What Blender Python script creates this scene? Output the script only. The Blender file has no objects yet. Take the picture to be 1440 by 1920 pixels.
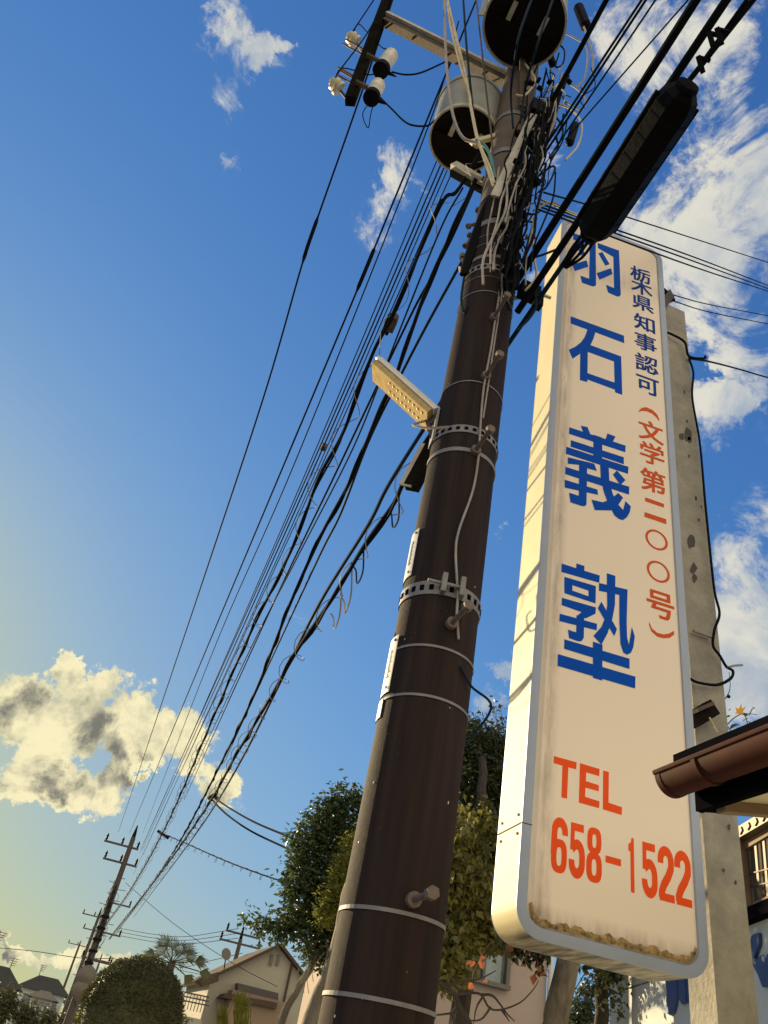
import bpy, math, random
import numpy as np
from mathutils import Vector, Matrix

random.seed(7)
rng = np.random.default_rng(7)
R_ = math.radians
S = bpy.context.scene
COL = S.collection

# ------------------------------------------------------------------ camera
F = 1443.0
H = 1.5
W, HH = 1440, 1920
up = Vector((425, 1910, -F)).normalized()
st = Vector((-630, -944, -F)); st = (st - up * st.dot(up)).normalized()
rt = st.cross(up)
CM = Matrix((rt, st, up))                      # camera -> world
cam = bpy.data.cameras.new('camera')
cam.sensor_fit = 'VERTICAL'
cam.sensor_height = 36; cam.lens = 36 * F / HH
cam.clip_start = .05; cam.clip_end = 3000
camo = bpy.data.objects.new('camera', cam); COL.objects.link(camo)
camo.matrix_world = Matrix.Translation((0, 0, H)) @ CM.to_4x4()
S.camera = camo

# ------------------------------------------------------------------ sky, sun, exposure
SUN_AZ, SUN_EL = -25.0, 15.0                   # degrees from +Y towards +X
S.view_settings.view_transform = 'Standard'
S.view_settings.look = 'None'
S.view_settings.gamma = 1.0
S.view_settings.use_curve_mapping = False
S.view_settings.exposure = 1.0
sd = bpy.data.lights.new('sun', 'SUN'); sd.energy = 4.2; sd.angle = R_(.5); sd.color = (1, .79, .46)
so = bpy.data.objects.new('sun', sd); COL.objects.link(so)
sdir = Vector((math.sin(R_(SUN_AZ)) * math.cos(R_(SUN_EL)), math.cos(R_(SUN_AZ)) * math.cos(R_(SUN_EL)), math.sin(R_(SUN_EL))))
so.rotation_euler = sdir.to_track_quat('Z', 'Y').to_euler()
so.location = (0, 0, 30)

def ray(x, y): return CM @ Vector((x - 720, 960 - y, -F))
CP = Vector((0, 0, H))
def P(x, y, Y):                                # pixel of the photograph + distance along the street -> point
    d = ray(x, y); return CP + d * (Y / d.y)
def PZ(x, y, z):
    d = ray(x, y); return CP + d * ((z - H) / d.z)
AX = Vector((.928, 2.645, 0))                  # axis of the near pole
PN = Vector((math.sin(R_(19.3)), math.cos(R_(19.3)), 0))
def PP(x, y, off=0):                           # point near the pole
    d = ray(x, y); return CP + d * ((AX.dot(PN) + off) / d.dot(PN))
def mpp(p): return -(CM.transposed() @ (Vector(p) - CP)).z / F      # metres per photo pixel at a point

world = bpy.data.worlds.new('World'); S.world = world; world.use_nodes = True
wn = world.node_tree.nodes; wl = world.node_tree.links
wn.clear()
def N(t, **k):
    n = wn.new(t)
    for a, b in k.items(): setattr(n, a, b)
    return n
def setin(n, i, v):
    if hasattr(v, 'is_output') or isinstance(v, bpy.types.NodeSocket): wl.new(v, n.inputs[i])
    else: n.inputs[i].default_value = v
def M(op, a, b=0.0, c=None, clamp=False):
    n = N('ShaderNodeMath', operation=op, use_clamp=clamp)
    setin(n, 0, a); setin(n, 1, b)
    if c is not None: setin(n, 2, c)
    return n.outputs[0]
def smooth(x, lo, hi):
    n = N('ShaderNodeMapRange', interpolation_type='SMOOTHSTEP')
    setin(n, 0, x); setin(n, 1, lo); setin(n, 2, hi); setin(n, 3, 0.0); setin(n, 4, 1.0)
    return n.outputs[0]
def mixc(f, a, b):
    n = N('ShaderNodeMix', data_type='RGBA')
    setin(n, 0, f); setin(n, 6, a); setin(n, 7, b)
    return n.outputs[2]
tc = N('ShaderNodeTexCoord')
sky = N('ShaderNodeTexSky', sky_type='NISHITA', sun_disc=False)
sky.sun_elevation = R_(SUN_EL); sky.sun_rotation = R_(SUN_AZ)
sky.air_density = 1.0; sky.dust_density = .8; sky.ozone_density = 2.2; sky.altitude = 60
sp_ = N('ShaderNodeSeparateColor'); wl.new(sky.outputs[0], sp_.inputs[0])
def roll(c, g, m): return M('MULTIPLY', M('DIVIDE', M('MULTIPLY', c, m), M('ADD', c, m)), g)
# the phone's tone curve, applied to the Nishita sky: bright parts roll off, blue first
sr = roll(sp_.outputs[0], .425, 11.0); sg = roll(sp_.outputs[1], .97, 3.9)
sb = M('DIVIDE', roll(sp_.outputs[2], 2.0, 2.8), M('ADD', 1.0, M('POWER', M('DIVIDE', sp_.outputs[0], 12.5), 1.35)))
cb_ = N('ShaderNodeCombineColor'); wl.new(sr, cb_.inputs[0]); wl.new(sg, cb_.inputs[1]); wl.new(sb, cb_.inputs[2])
skyc = cb_.outputs[0]
def noise(scale, detail=6, rough=.6, dist=0.0, vec=None, off=None):
    n = N('ShaderNodeTexNoise'); n.inputs['Scale'].default_value = scale
    n.inputs['Detail'].default_value = detail; n.inputs['Roughness'].default_value = rough
    n.inputs['Distortion'].default_value = dist
    wl.new(vec if vec is not None else tc.outputs['Generated'], n.inputs['Vector'])
    return n
# ragged edges: warp the viewing direction
wz = noise(13, 8, .68)
v1 = N('ShaderNodeVectorMath', operation='SUBTRACT'); wl.new(wz.outputs['Color'], v1.inputs[0]); v1.inputs[1].default_value = (.5, .5, .5)
v2 = N('ShaderNodeVectorMath', operation='SCALE'); wl.new(v1.outputs[0], v2.inputs[0]); v2.inputs['Scale'].default_value = .13
v3 = N('ShaderNodeVectorMath', operation='ADD'); wl.new(tc.outputs['Generated'], v3.inputs[0]); wl.new(v2.outputs[0], v3.inputs[1])
warp = v3.outputs[0]
def blobs(lst):
    tot = None
    for (x, y, rx, ry, ang) in lst:
        c = ray(x, y); k = c.length; c = c.normalized()
        a = R_(ang)
        uu = (ray(x + math.cos(a) * 10, y - math.sin(a) * 10).normalized() - c); uu = (uu - c * uu.dot(c)).normalized()
        vv = c.cross(uu)
        vs = N('ShaderNodeVectorMath', operation='SUBTRACT'); wl.new(warp, vs.inputs[0]); vs.inputs[1].default_value = c
        def dd(axis, r):
            n = N('ShaderNodeVectorMath', operation='DOT_PRODUCT'); wl.new(vs.outputs[0], n.inputs[0]); n.inputs[1].default_value = axis / r
            return n.outputs['Value']
        q = M('POWER', dd(uu, rx / k), 2.0)
        p = dd(vv, ry / k); q = M('MULTIPLY_ADD', p, p, q)
        p = dd(c, .5); q = M('MULTIPLY_ADD', p, p, q)
        g = M('SUBTRACT', 1.0, q, clamp=True)
        tot = g if tot is None else M('ADD', tot, g)
    return tot
fine = noise(22, 9, .66).outputs['Fac']
mid = noise(7, 8, .6, .4).outputs['Fac']
# dense cumulus, back-lit: x, y, radii in photo pixels, tilt
cum = blobs([(90, 1340, 150, 85, -10), (215, 1330, 105, 72, 25), (60, 1450, 85, 62, 0), (150, 1480, 95, 55, -12), (0, 1300, 80, 80, 0), (125, 1268, 32, 44, 0),
             (325, 1385, 88, 56, -28), (405, 1475, 62, 46, -35), (265, 1400, 60, 34, -10), (215, 1440, 40, 50, 0), (262, 1452, 14, 12, 0), (290, 1440, 14, 12, 0),
             (30, 1785, 100, 17, -10), (150, 1802, 90, 22, -14), (225, 1818, 50, 24, -10),
             (-140, 1400, 150, 60, 10), (-330, 1500, 160, 50, 0), (-220, 1720, 120, 30, 0), (-700, 1600, 240, 50, -5)])
gate = M('MULTIPLY', cum, 4.0, clamp=True)
cd = M('ADD', M('MULTIPLY', cum, 1.15), M('MULTIPLY', gate, M('MULTIPLY_ADD', fine, 4.2, -2.25)))
cmask = smooth(cd, .12, .62)
core = smooth(M('ADD', M('MULTIPLY', cum, .55), M('MULTIPLY_ADD', mid, 4.6, -2.2)), .50, 1.10)
ccol = mixc(core, mixc(smooth(fine, .36, .60), (3.1, 2.95, 2.0, 1), (4.8, 4.35, 2.7, 1)), (1.0, 1.0, .85, 1))
# thin high cloud: wisps
thin = blobs([(445, 130, 95, 95, 40), (480, 95, 50, 40, 30), (745, 345, 80, 135, -15), (738, 320, 45, 60, -15), (432, 300, 30, 34, 0), (400, 45, 60, 40, 0),
               (990, 100, 30, 60, 0), (1020, 270, 60, 80, 0),
              (1330, 350, 210, 150, 50), (1190, 450, 150, 120, 40), (1270, 500, 120, 120, 0), (1400, 500, 210, 170, 0), (1400, 1180, 140, 170, 0), (1350, 1260, 70, 100, 0), (1400, 60, 190, 110, -20), (1290, 150, 130, 140, 0), (1180, 60, 80, 80, 0), (1400, 260, 120, 120, 0),
              (1350, 770, 110, 62, 20), (1430, 650, 110, 60, 0), (1400, 1130, 150, 230, -10), (1410, 1270, 190, 130, 0), (1310, 600, 80, 70, 0), (1330, 1010, 40, 60, 0),
              (925, 1345, 50, 50, 0), (940, 1420, 50, 80, 0), (1080, 1790, 90, 80, 0), (460, 1500, 18, 30, 0), (1010, 520, 30, 20, 0), (935, 1022, 30, 14, 0), (942, 1250, 20, 26, 0),
              (1650, 300, 260, 200, 0), (1700, 900, 260, 200, 0), (1650, 1400, 260, 160, 0), (1500, -300, 300, 160, 20), (900, -500, 260, 120, 0)])
# broken cloud overhead and behind the camera, added as unseen fill light, thinning forward
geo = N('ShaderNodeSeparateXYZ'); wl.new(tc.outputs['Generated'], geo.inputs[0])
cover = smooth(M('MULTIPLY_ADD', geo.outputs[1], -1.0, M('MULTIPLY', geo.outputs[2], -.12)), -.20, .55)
gt = M('MULTIPLY', thin, 3.0, clamp=True)
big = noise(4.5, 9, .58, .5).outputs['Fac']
td = M('ADD', thin, M('MULTIPLY', gt, M('MULTIPLY_ADD', noise(9, 10, .70, .8).outputs['Fac'], 6.0, -3.25)))
tmask = M('MULTIPLY', smooth(M('ADD', td, M('MULTIPLY', gt, M('MULTIPLY_ADD', noise(5, 4, .55).outputs['Fac'], 3.6, -1.95))), .0, 1.25), .95)
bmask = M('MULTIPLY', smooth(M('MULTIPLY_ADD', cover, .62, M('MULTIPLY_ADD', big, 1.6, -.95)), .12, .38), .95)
tcol = mixc(smooth(mid, .36, .62), (1.9, 2.25, 2.7, 1), (3.9, 3.75, 3.2, 1))
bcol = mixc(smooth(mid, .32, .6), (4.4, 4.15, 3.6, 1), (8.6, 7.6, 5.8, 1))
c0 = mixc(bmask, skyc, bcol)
c1 = mixc(tmask, c0, tcol)
c2 = mixc(cmask, c1, ccol)
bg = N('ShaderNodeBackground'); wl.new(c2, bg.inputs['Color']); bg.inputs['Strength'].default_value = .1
wo = N('ShaderNodeOutputWorld'); wl.new(bg.outputs[0], wo.inputs['Surface'])

# ------------------------------------------------------------------ materials
def mat(name, col, rough=.7, metal=0.0, var=.15, scale=8.0, bump=0.0, bscale=60.0, spec=.5, col2=None, stretch=None, trans=0.0, detail=6):
    m = bpy.data.materials.new(name); m.use_nodes = True
    nt = m.node_tree; b = nt.nodes['Principled BSDF']
    b.inputs['Roughness'].default_value = rough; b.inputs['Metallic'].default_value = metal
    b.inputs['Specular IOR Level'].default_value = spec
    t = nt.nodes.new('ShaderNodeTexCoord'); mp = nt.nodes.new('ShaderNodeMapping')
    nt.links.new(t.outputs['Object'], mp.inputs[0])
    if stretch: mp.inputs['Scale'].default_value = stretch
    n = nt.nodes.new('ShaderNodeTexNoise'); n.inputs['Scale'].default_value = scale; n.inputs['Detail'].default_value = detail
    n.inputs['Roughness'].default_value = .65
    nt.links.new(mp.outputs[0], n.inputs['Vector'])
    r = nt.nodes.new('ShaderNodeValToRGB'); r.color_ramp.elements[0].position = .3; r.color_ramp.elements[1].position = .7
    c2_ = col2 if col2 else tuple(c * (1 - var) for c in col)
    c1_ = col if col2 else tuple(min(1, c * (1 + var)) for c in col)
    r.color_ramp.elements[0].color = (*c2_, 1); r.color_ramp.elements[1].color = (*c1_, 1)
    nt.links.new(n.outputs['Fac'], r.inputs[0]); nt.links.new(r.outputs[0], b.inputs['Base Color'])
    if bump:
        n2 = nt.nodes.new('ShaderNodeTexNoise'); n2.inputs['Scale'].default_value = bscale; n2.inputs['Detail'].default_value = 5
        nt.links.new(mp.outputs[0], n2.inputs['Vector'])
        bp = nt.nodes.new('ShaderNodeBump'); bp.inputs['Strength'].default_value = bump; bp.inputs['Distance'].default_value = .01
        nt.links.new(n2.outputs['Fac'], bp.inputs['Height']); nt.links.new(bp.outputs[0], b.inputs['Normal'])
    if trans:
        tr = nt.nodes.new('ShaderNodeBsdfTranslucent'); nt.links.new(r.outputs[0], tr.inputs[0])
        mx = nt.nodes.new('ShaderNodeMixShader'); mx.inputs[0].default_value = trans
        nt.links.new(b.outputs[0], mx.inputs[1]); nt.links.new(tr.outputs[0], mx.inputs[2])
        nt.links.new(mx.outputs[0], nt.nodes['Material Output'].inputs[0])
    return m
m_pole = mat('painted_pole', (.042, .026, .021), .82, scale=3.2, bump=.25, bscale=160, stretch=(5, 5, .22), col2=(.012, .009, .009), spec=.15, detail=10)
m_poletop = mat('bare_concrete_pole', (.13, .095, .072), .8, var=.2, scale=9, bump=.3, bscale=120)
m_farpole = mat('far_pole', (.07, .055, .045), .8)
m_steel = mat('galvanised_steel', (.24, .24, .24), .6, .2, var=.25, scale=22)
m_step = mat('weathered_step_bolt', (.15, .11, .09), .7, .1, var=.3, scale=30)
m_band = mat('stainless_band', (.20, .19, .185), .6, .15, var=.2, scale=15)
m_wire = mat('black_cable', (.010, .011, .013), .85, var=.2, scale=5, spec=.03)
m_wireb = mat('blue_black_cable', (.010, .022, .036), .85, var=.2, scale=5, spec=.12)
m_grey = mat('grey_cable', (.30, .26, .22), .55, var=.2, scale=12)
m_cream = mat('cream_cable', (.55, .46, .28), .5, var=.2, scale=12)
m_teal = mat('green_cable', (.03, .16, .15), .5, var=.2, scale=12)
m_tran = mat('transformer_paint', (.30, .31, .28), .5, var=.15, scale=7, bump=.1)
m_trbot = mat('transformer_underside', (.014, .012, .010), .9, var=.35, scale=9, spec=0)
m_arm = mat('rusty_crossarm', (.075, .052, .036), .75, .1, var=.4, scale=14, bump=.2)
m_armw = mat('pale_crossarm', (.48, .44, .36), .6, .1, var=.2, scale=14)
m_porc = mat('porcelain', (.72, .66, .50), .25, var=.1)
m_blk = mat('black_rubber', (.006, .006, .007), .55, var=.3, scale=8, bump=.2, bscale=40, spec=.05)
m_lamp = mat('lamp_diffuser', (.62, .47, .22), .9, scale=14, col2=(.42, .30, .13), spec=.05, bump=.2, bscale=60)
m_lampb = mat('lamp_body', (.68, .64, .54), .45, var=.1)
m_led = mat('led_lens', (.75, .62, .36), .6, var=.05, spec=.2)
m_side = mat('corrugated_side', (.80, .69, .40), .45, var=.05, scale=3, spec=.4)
def add_ribs(m, axis, freq):
    nt = m.node_tree; b = nt.nodes['Principled BSDF']
    t = nt.nodes.new('ShaderNodeTexCoord'); w = nt.nodes.new('ShaderNodeTexWave'); w.bands_direction = axis
    w.inputs['Scale'].default_value = freq
    nt.links.new(t.outputs['Object'], w.inputs[0]); bp = nt.nodes.new('ShaderNodeBump'); bp.inputs['Strength'].default_value = .5; bp.inputs['Distance'].default_value = .004
    nt.links.new(w.outputs['Fac'], bp.inputs['Height']); nt.links.new(bp.outputs[0], b.inputs['Normal'])
add_ribs(m_side, 'Y', 32)
def low_grime_shade(m):  # darkens the casing underside: dirt, plus shade put into the colour
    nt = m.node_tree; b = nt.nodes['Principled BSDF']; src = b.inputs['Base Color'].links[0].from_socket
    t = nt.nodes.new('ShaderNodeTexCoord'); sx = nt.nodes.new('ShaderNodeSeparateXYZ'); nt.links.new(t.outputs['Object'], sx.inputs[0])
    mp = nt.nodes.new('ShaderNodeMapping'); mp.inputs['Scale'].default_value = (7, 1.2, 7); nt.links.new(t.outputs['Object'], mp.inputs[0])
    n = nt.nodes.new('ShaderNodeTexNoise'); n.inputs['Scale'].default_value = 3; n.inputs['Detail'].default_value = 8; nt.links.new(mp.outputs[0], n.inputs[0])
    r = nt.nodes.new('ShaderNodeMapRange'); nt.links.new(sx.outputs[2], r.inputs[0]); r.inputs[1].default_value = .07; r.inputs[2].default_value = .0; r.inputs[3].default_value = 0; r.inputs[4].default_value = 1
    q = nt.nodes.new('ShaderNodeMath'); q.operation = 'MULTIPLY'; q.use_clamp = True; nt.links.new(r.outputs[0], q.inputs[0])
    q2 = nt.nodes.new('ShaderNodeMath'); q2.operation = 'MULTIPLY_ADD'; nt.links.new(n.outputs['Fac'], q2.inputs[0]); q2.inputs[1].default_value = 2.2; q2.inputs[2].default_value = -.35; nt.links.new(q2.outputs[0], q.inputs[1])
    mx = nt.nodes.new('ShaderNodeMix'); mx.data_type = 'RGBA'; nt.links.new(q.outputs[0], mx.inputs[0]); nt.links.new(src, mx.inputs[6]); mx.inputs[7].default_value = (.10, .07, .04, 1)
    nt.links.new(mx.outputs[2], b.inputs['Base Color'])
low_grime_shade(m_side)
m_frame = mat('sign_frame', (.33, .37, .45), .45, .1, var=.06, scale=4)
m_blue = mat('sign_blue_print', (.0, .075, .46), .7, var=.06, scale=5, spec=.1)
m_navy = mat('sign_navy_print', (.008, .05, .26), .7, var=.06, scale=5, spec=.1)
m_red = mat('sign_orange_print', (.90, .085, .004), .6, var=.06, scale=5, spec=.2)
m_redd = mat('sign_dark_orange_print', (.66, .085, .006), .6, var=.06, scale=5, spec=.2)
m_peel = mat('peeling_edge', (.62, .42, .16), .8, scale=34, col2=(.035, .018, .008), bump=.8, bscale=60, detail=9)
m_conc = mat('post_concrete', (.38, .345, .27), .85, scale=5, col2=(.21, .19, .155), bump=.6, bscale=45, detail=10)
m_stain = mat('dark_stain', (.07, .06, .05), .9, scale=20)
m_cop = mat('brown_gutter', (.070, .017, .008), .75, 0.0, scale=10, col2=(.032, .009, .006), spec=.15)
m_dark = mat('dark_fascia', (.006, .006, .008), .8, var=.3, spec=0)
m_tile = mat('roof_tile', (.018, .016, .018), .9, var=.3, scale=10, spec=0)
m_soff = mat('cream_soffit', (.62, .55, .36), .7, var=.08)
m_wood = mat('weathered_wood', (.22, .15, .09), .8, scale=8, stretch=(1, 1, 6))
m_bark = mat('bark', (.26, .21, .14), .9, scale=9, col2=(.07, .055, .04), bump=.8, bscale=30, stretch=(1, 1, .4))
m_bark2 = mat('dark_bark', (.075, .055, .04), .9, scale=9, col2=(.03, .022, .018), bump=.8, bscale=30)
m_leafd = mat('camellia_leaf', (.10, .13, .035), .38, scale=9, col2=(.03, .05, .018), trans=.42)
m_leafy = mat('yellow_green_leaf', (.36, .33, .05), .5, scale=9, col2=(.11, .13, .025), trans=.45)
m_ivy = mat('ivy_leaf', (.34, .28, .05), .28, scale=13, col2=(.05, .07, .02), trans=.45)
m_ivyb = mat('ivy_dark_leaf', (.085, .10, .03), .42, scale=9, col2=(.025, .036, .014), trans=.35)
m_orange = mat('autumn_leaf', (.42, .13, .05), .5, scale=6, trans=.35)
m_maple = mat('yellow_maple_leaf', (.72, .36, .03), .5, scale=20, col2=(.55, .24, .02), trans=.4)
m_bush = mat('clipped_bush_leaf', (.12, .11, .03), .6, scale=6, col2=(.04, .048, .015), trans=.2)
m_palm = mat('palm_leaf', (.055, .06, .02), .5, var=.3, trans=.2)
m_pink = mat('pink_plaster', (.42, .32, .25), .85, var=.05, scale=2, bump=.15, bscale=90)
m_white = mat('white_plaster', (.50, .53, .52), .85, scale=1.2, var=.10, bump=.1)
m_glass = mat('window_glass', (.14, .19, .18), .12, var=.5, scale=3, spec=.8)
m_wframe = mat('bronze_window_frame', (.13, .11, .08), .5, .3)
m_wblue = mat('blue_letter', (.025, .07, .20), .55, var=.2)
m_hwall = mat('house_wall', (.34, .31, .23), .85, var=.06, scale=1)
m_hroof = mat('house_roof', (.08, .055, .038), .9, var=.2, spec=.1)
m_hroof2 = mat('far_house_roof', (.085, .075, .055), .95, var=.2, spec=.05)
m_hdark = mat('bay_panel', (.06, .05, .045), .6)
m_road = mat('asphalt', (.06, .06, .058), .9, scale=40, var=.25, bump=.4, bscale=200)
m_grass = mat('ground_soil', (.10, .09, .06), .95, scale=2, var=.3)
m_paint = mat('road_paint', (.75, .75, .72), .7, var=.08, scale=20)
m_kerb = mat('kerb_concrete', (.36, .35, .32), .85, var=.12)
m_plate = mat('enamel_plate', (.66, .64, .58), .45, var=.08, scale=14)
m_ink = mat('plate_ink', (.05, .05, .06), .6)
m_mesh = mat('rail_metal', (.10, .075, .05), .5, .3)

def facemat():
    m = bpy.data.materials.new('sign_face'); m.use_nodes = True; nt = m.node_tree; b = nt.nodes['Principled BSDF']
    L = nt.links.new; nn = nt.nodes.new
    t = nn('ShaderNodeTexCoord'); sx = nn('ShaderNodeSeparateXYZ'); L(t.outputs['Object'], sx.inputs[0])
    def mth(op, a, b_=0.0, c=None, cl=False):
        n = nn('ShaderNodeMath'); n.operation = op; n.use_clamp = cl
        for i, v in enumerate((a, b_, c)):
            if v is None: continue
            if isinstance(v, bpy.types.NodeSocket): L(v, n.inputs[i])
            else: n.inputs[i].default_value = v
        return n.outputs[0]
    n1 = nn('ShaderNodeTexNoise'); n1.inputs['Scale'].default_value = 1.6; n1.inputs['Detail'].default_value = 3; L(t.outputs['Object'], n1.inputs[0])
    mp = nn('ShaderNodeMapping'); mp.inputs['Scale'].default_value = (9, 1, 1.6); L(t.outputs['Object'], mp.inputs[0])
    n2 = nn('ShaderNodeTexNoise'); n2.inputs['Scale'].default_value = 2.4; n2.inputs['Detail'].default_value = 7; n2.inputs['Roughness'].default_value = .7; L(mp.outputs[0], n2.inputs[0])
    n3 = nn('ShaderNodeTexNoise'); n3.inputs['Scale'].default_value = 150; n3.inputs['Detail'].default_value = 4; L(t.outputs['Object'], n3.inputs[0])
    base = nn('ShaderNodeMix'); base.data_type = 'RGBA'; L(n1.outputs['Fac'], base.inputs[0])
    base.inputs[6].default_value = (.90, .76, .57, 1); base.inputs[7].default_value = (.94, .77, .60, 1)
    # grime gathered along the left margin, in streaks
    d = mth('ABSOLUTE', mth('SUBTRACT', sx.outputs[0], .105)); e = mth('SUBTRACT', 1.0, mth('DIVIDE', d, .06), cl=True)
    g = mth('MULTIPLY', mth('MULTIPLY', e, mth('SUBTRACT', n2.outputs['Fac'], .30)), 1.7, cl=True)
    top = mth('MULTIPLY', mth('SUBTRACT', 1.0, mth('DIVIDE', mth('ABSOLUTE', mth('SUBTRACT', sx.outputs[2], 4.86)), .16), cl=True), mth('SUBTRACT', n2.outputs['Fac'], .35, cl=True))
    bot = mth('MULTIPLY', mth('SUBTRACT', 1.0, mth('DIVIDE', sx.outputs[2], .15), cl=True), mth('MULTIPLY', mth('SUBTRACT', n2.outputs['Fac'], .25, cl=True), 3.2))
    g2 = mth('ADD', g, mth('ADD', mth('MULTIPLY', top, 1.2), bot), cl=True)
    sp = mth('MULTIPLY', mth('GREATER_THAN', n3.outputs['Fac'], .735), .35)
    g3 = mth('ADD', g2, sp, cl=True)
    mx = nn('ShaderNodeMix'); mx.data_type = 'RGBA'; L(g3, mx.inputs[0]); L(base.outputs[2], mx.inputs[6]); mx.inputs[7].default_value = (.16, .115, .08, 1)
    L(mx.outputs[2], b.inputs['Base Color']); b.inputs['Roughness'].default_value = .5; b.inputs['Specular IOR Level'].default_value = .35
    return m
m_face = facemat()

# ------------------------------------------------------------------ mesh helpers (vertices in world space)
class MB:
    def __init__(s): s.v = []; s.f = []
    def add(s, vs, fs):
        o = len(s.v); s.v += [Vector(p) for p in vs]; s.f += [tuple(i + o for i in f) for f in fs]; return s
    def hexa(s, p):                            # 8 points: bottom 4, top 4
        return s.add(p, [(3, 2, 1, 0), (4, 5, 6, 7), (0, 1, 5, 4), (1, 2, 6, 5), (2, 3, 7, 6), (3, 0, 4, 7)])
    def box(s, c, sx, sy, sz, X=Vector((1, 0, 0)), Y=Vector((0, 1, 0)), Z=Vector((0, 0, 1))):
        c = Vector(c); X = X * (sx / 2); Y = Y * (sy / 2); Z = Z * (sz / 2)
        return s.hexa([c - X - Y - Z, c + X - Y - Z, c + X + Y - Z, c - X + Y - Z, c - X - Y + Z, c + X - Y + Z, c + X + Y + Z, c - X + Y + Z])
    def bar(s, a, b, w, h=None, upv=Vector((0, 0, 1))):
        a = Vector(a); b = Vector(b); h = h or w; d = (b - a); L = d.length; d.normalize()
        X = d.cross(upv)
        if X.length < 1e-3: X = d.cross(Vector((0, 1, 0)))
        X.normalize(); Z = X.cross(d)
        return s.box((a + b) / 2, w, L, h, X, d, Z)
    def tube(s, pts, r, n=6, cap=True):
        pts = [Vector(p) for p in pts]; m = len(pts); rs = r if isinstance(r, (list, tuple)) else [r] * m
        vs = []; px = None
        for i, p in enumerate(pts):
            t = (pts[min(i + 1, m - 1)] - pts[max(i - 1, 0)]).normalized()
            if px is None: px = t.orthogonal().normalized()
            else:
                px = px - t * px.dot(t)
                px = px.normalized() if px.length > 1e-6 else t.orthogonal().normalized()
            q = t.cross(px)
            for k in range(n):
                a = 2 * math.pi * k / n
                vs.append(p + (px * math.cos(a) + q * math.sin(a)) * rs[i])
        fs = [(i * n + k, i * n + (k + 1) % n, (i + 1) * n + (k + 1) % n, (i + 1) * n + k) for i in range(m - 1) for k in range(n)]
        if cap: fs += [tuple(range(n))[::-1], tuple((m - 1) * n + k for k in range(n))]
        return s.add(vs, fs)
    def lathe(s, c, prof, n=24, ax=Vector((0, 0, 1))):
        ax = Vector(ax).normalized(); return s.tube([Vector(c) + ax * z for r, z in prof], [max(r, 1e-4) for r, z in prof], n)
    def prism(s, poly, d):                     # planar polygon points + extrusion vector
        n = len(poly); d = Vector(d); poly = [Vector(p) for p in poly]
        return s.add(poly + [p + d for p in poly], [tuple(range(n))[::-1], tuple(range(n, 2 * n))] + [(i, (i + 1) % n, (i + 1) % n + n, i + n) for i in range(n)])
    def arc_band(s, c, r, h, t, a0=0, a1=360, n=40):
        c = Vector(c); closed = abs(a1 - a0) >= 360; m = n if closed else n + 1; vs = []
        for i in range(m):
            a = R_(a0 + (a1 - a0) * i / n)
            u = Vector((math.cos(a), math.sin(a), 0))
            vs += [c + u * r - Vector((0, 0, h / 2)), c + u * (r + t) - Vector((0, 0, h / 2)), c + u * (r + t) + Vector((0, 0, h / 2)), c + u * r + Vector((0, 0, h / 2))]
        fs = []
        for i in range(n):
            a = i * 4; b = ((i + 1) % m) * 4
            fs += [(a, a + 1, b + 1, b), (a + 1, a + 2, b + 2, b + 1), (a + 2, a + 3, b + 3, b + 2), (a + 3, a, b, b + 3)]
        if not closed: fs += [(0, 3, 2, 1), ((m - 1) * 4, (m - 1) * 4 + 1, (m - 1) * 4 + 2, (m - 1) * 4 + 3)]
        return s.add(vs, fs)

def wloc(o):
    p = Vector(o.location)
    while o.parent: o = o.parent; p += Vector(o.location)
    return p
def tag(o, label=None, cat=None, group=None, kind=None):
    if label: o['label'] = label
    if cat: o['category'] = cat
    if group: o['group'] = group
    if kind: o['kind'] = kind
    return o
def obj(name, mb, m, parent=None, label=None, cat=None, group=None, kind=None, smooth=False, at=None):
    me = bpy.data.meshes.new(name)
    if at is None:
        if parent is None:
            xs = [v.x for v in mb.v]; ys = [v.y for v in mb.v]; zs = [v.z for v in mb.v]
            at = Vector(((min(xs) + max(xs)) / 2, (min(ys) + max(ys)) / 2, min(zs)))
        else:
            at = sum(mb.v, Vector()) / max(1, len(mb.v))
    at = Vector(at)
    me.from_pydata([tuple(v - at) for v in mb.v], [], mb.f)
    if smooth:
        me.polygons.foreach_set('use_smooth', [True] * len(me.polygons))
        try: me.set_sharp_from_angle(angle=R_(40))
        except Exception: pass
    me.materials.append(m); me.update()
    o = bpy.data.objects.new(name, me); COL.objects.link(o)
    o.location = at - (wloc(parent) if parent else Vector())
    if parent: o.parent = parent
    return tag(o, label, cat, group, kind)
def empty(name, loc, label=None, cat=None, group=None):
    o = bpy.data.objects.new(name, None); COL.objects.link(o); o.location = loc; o.empty_display_size = .2
    return tag(o, label, cat, group)
def kids(o): return [c for c in o.children]
def copy_tree(o, loc=None, parent=None, label=None):
    c = o.copy(); COL.objects.link(c)
    if parent: c.parent = parent
    if loc is not None: c.location = loc
    if label: c['label'] = label
    for ch in kids(o): copy_tree(ch, None, c)
    return c
def inst(name, mesh, M4, parent, label=None):   # shares mesh data
    o = bpy.data.objects.new(name, mesh); COL.objects.link(o)
    if parent: o.parent = parent; M4 = Matrix.Translation(-wloc(parent)) @ M4
    o.matrix_basis = M4
    if label: o['label'] = label
    return o
def catmull(pts, n=6):
    pts = [Vector(p) for p in pts]
    if len(pts) < 3: return pts
    q = [pts[0] * 2 - pts[1]] + pts + [pts[-1] * 2 - pts[-2]]; out = []
    for i in range(1, len(q) - 2):
        for k in range(n):
            t = k / n; a, b, c, d = q[i - 1], q[i], q[i + 1], q[i + 2]
            out.append(.5 * ((2 * b) + (c - a) * t + (2 * a - 5 * b + 4 * c - d) * t * t + (3 * b - a - 3 * c + d) * t ** 3))
    return out + [pts[-1]]

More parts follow.
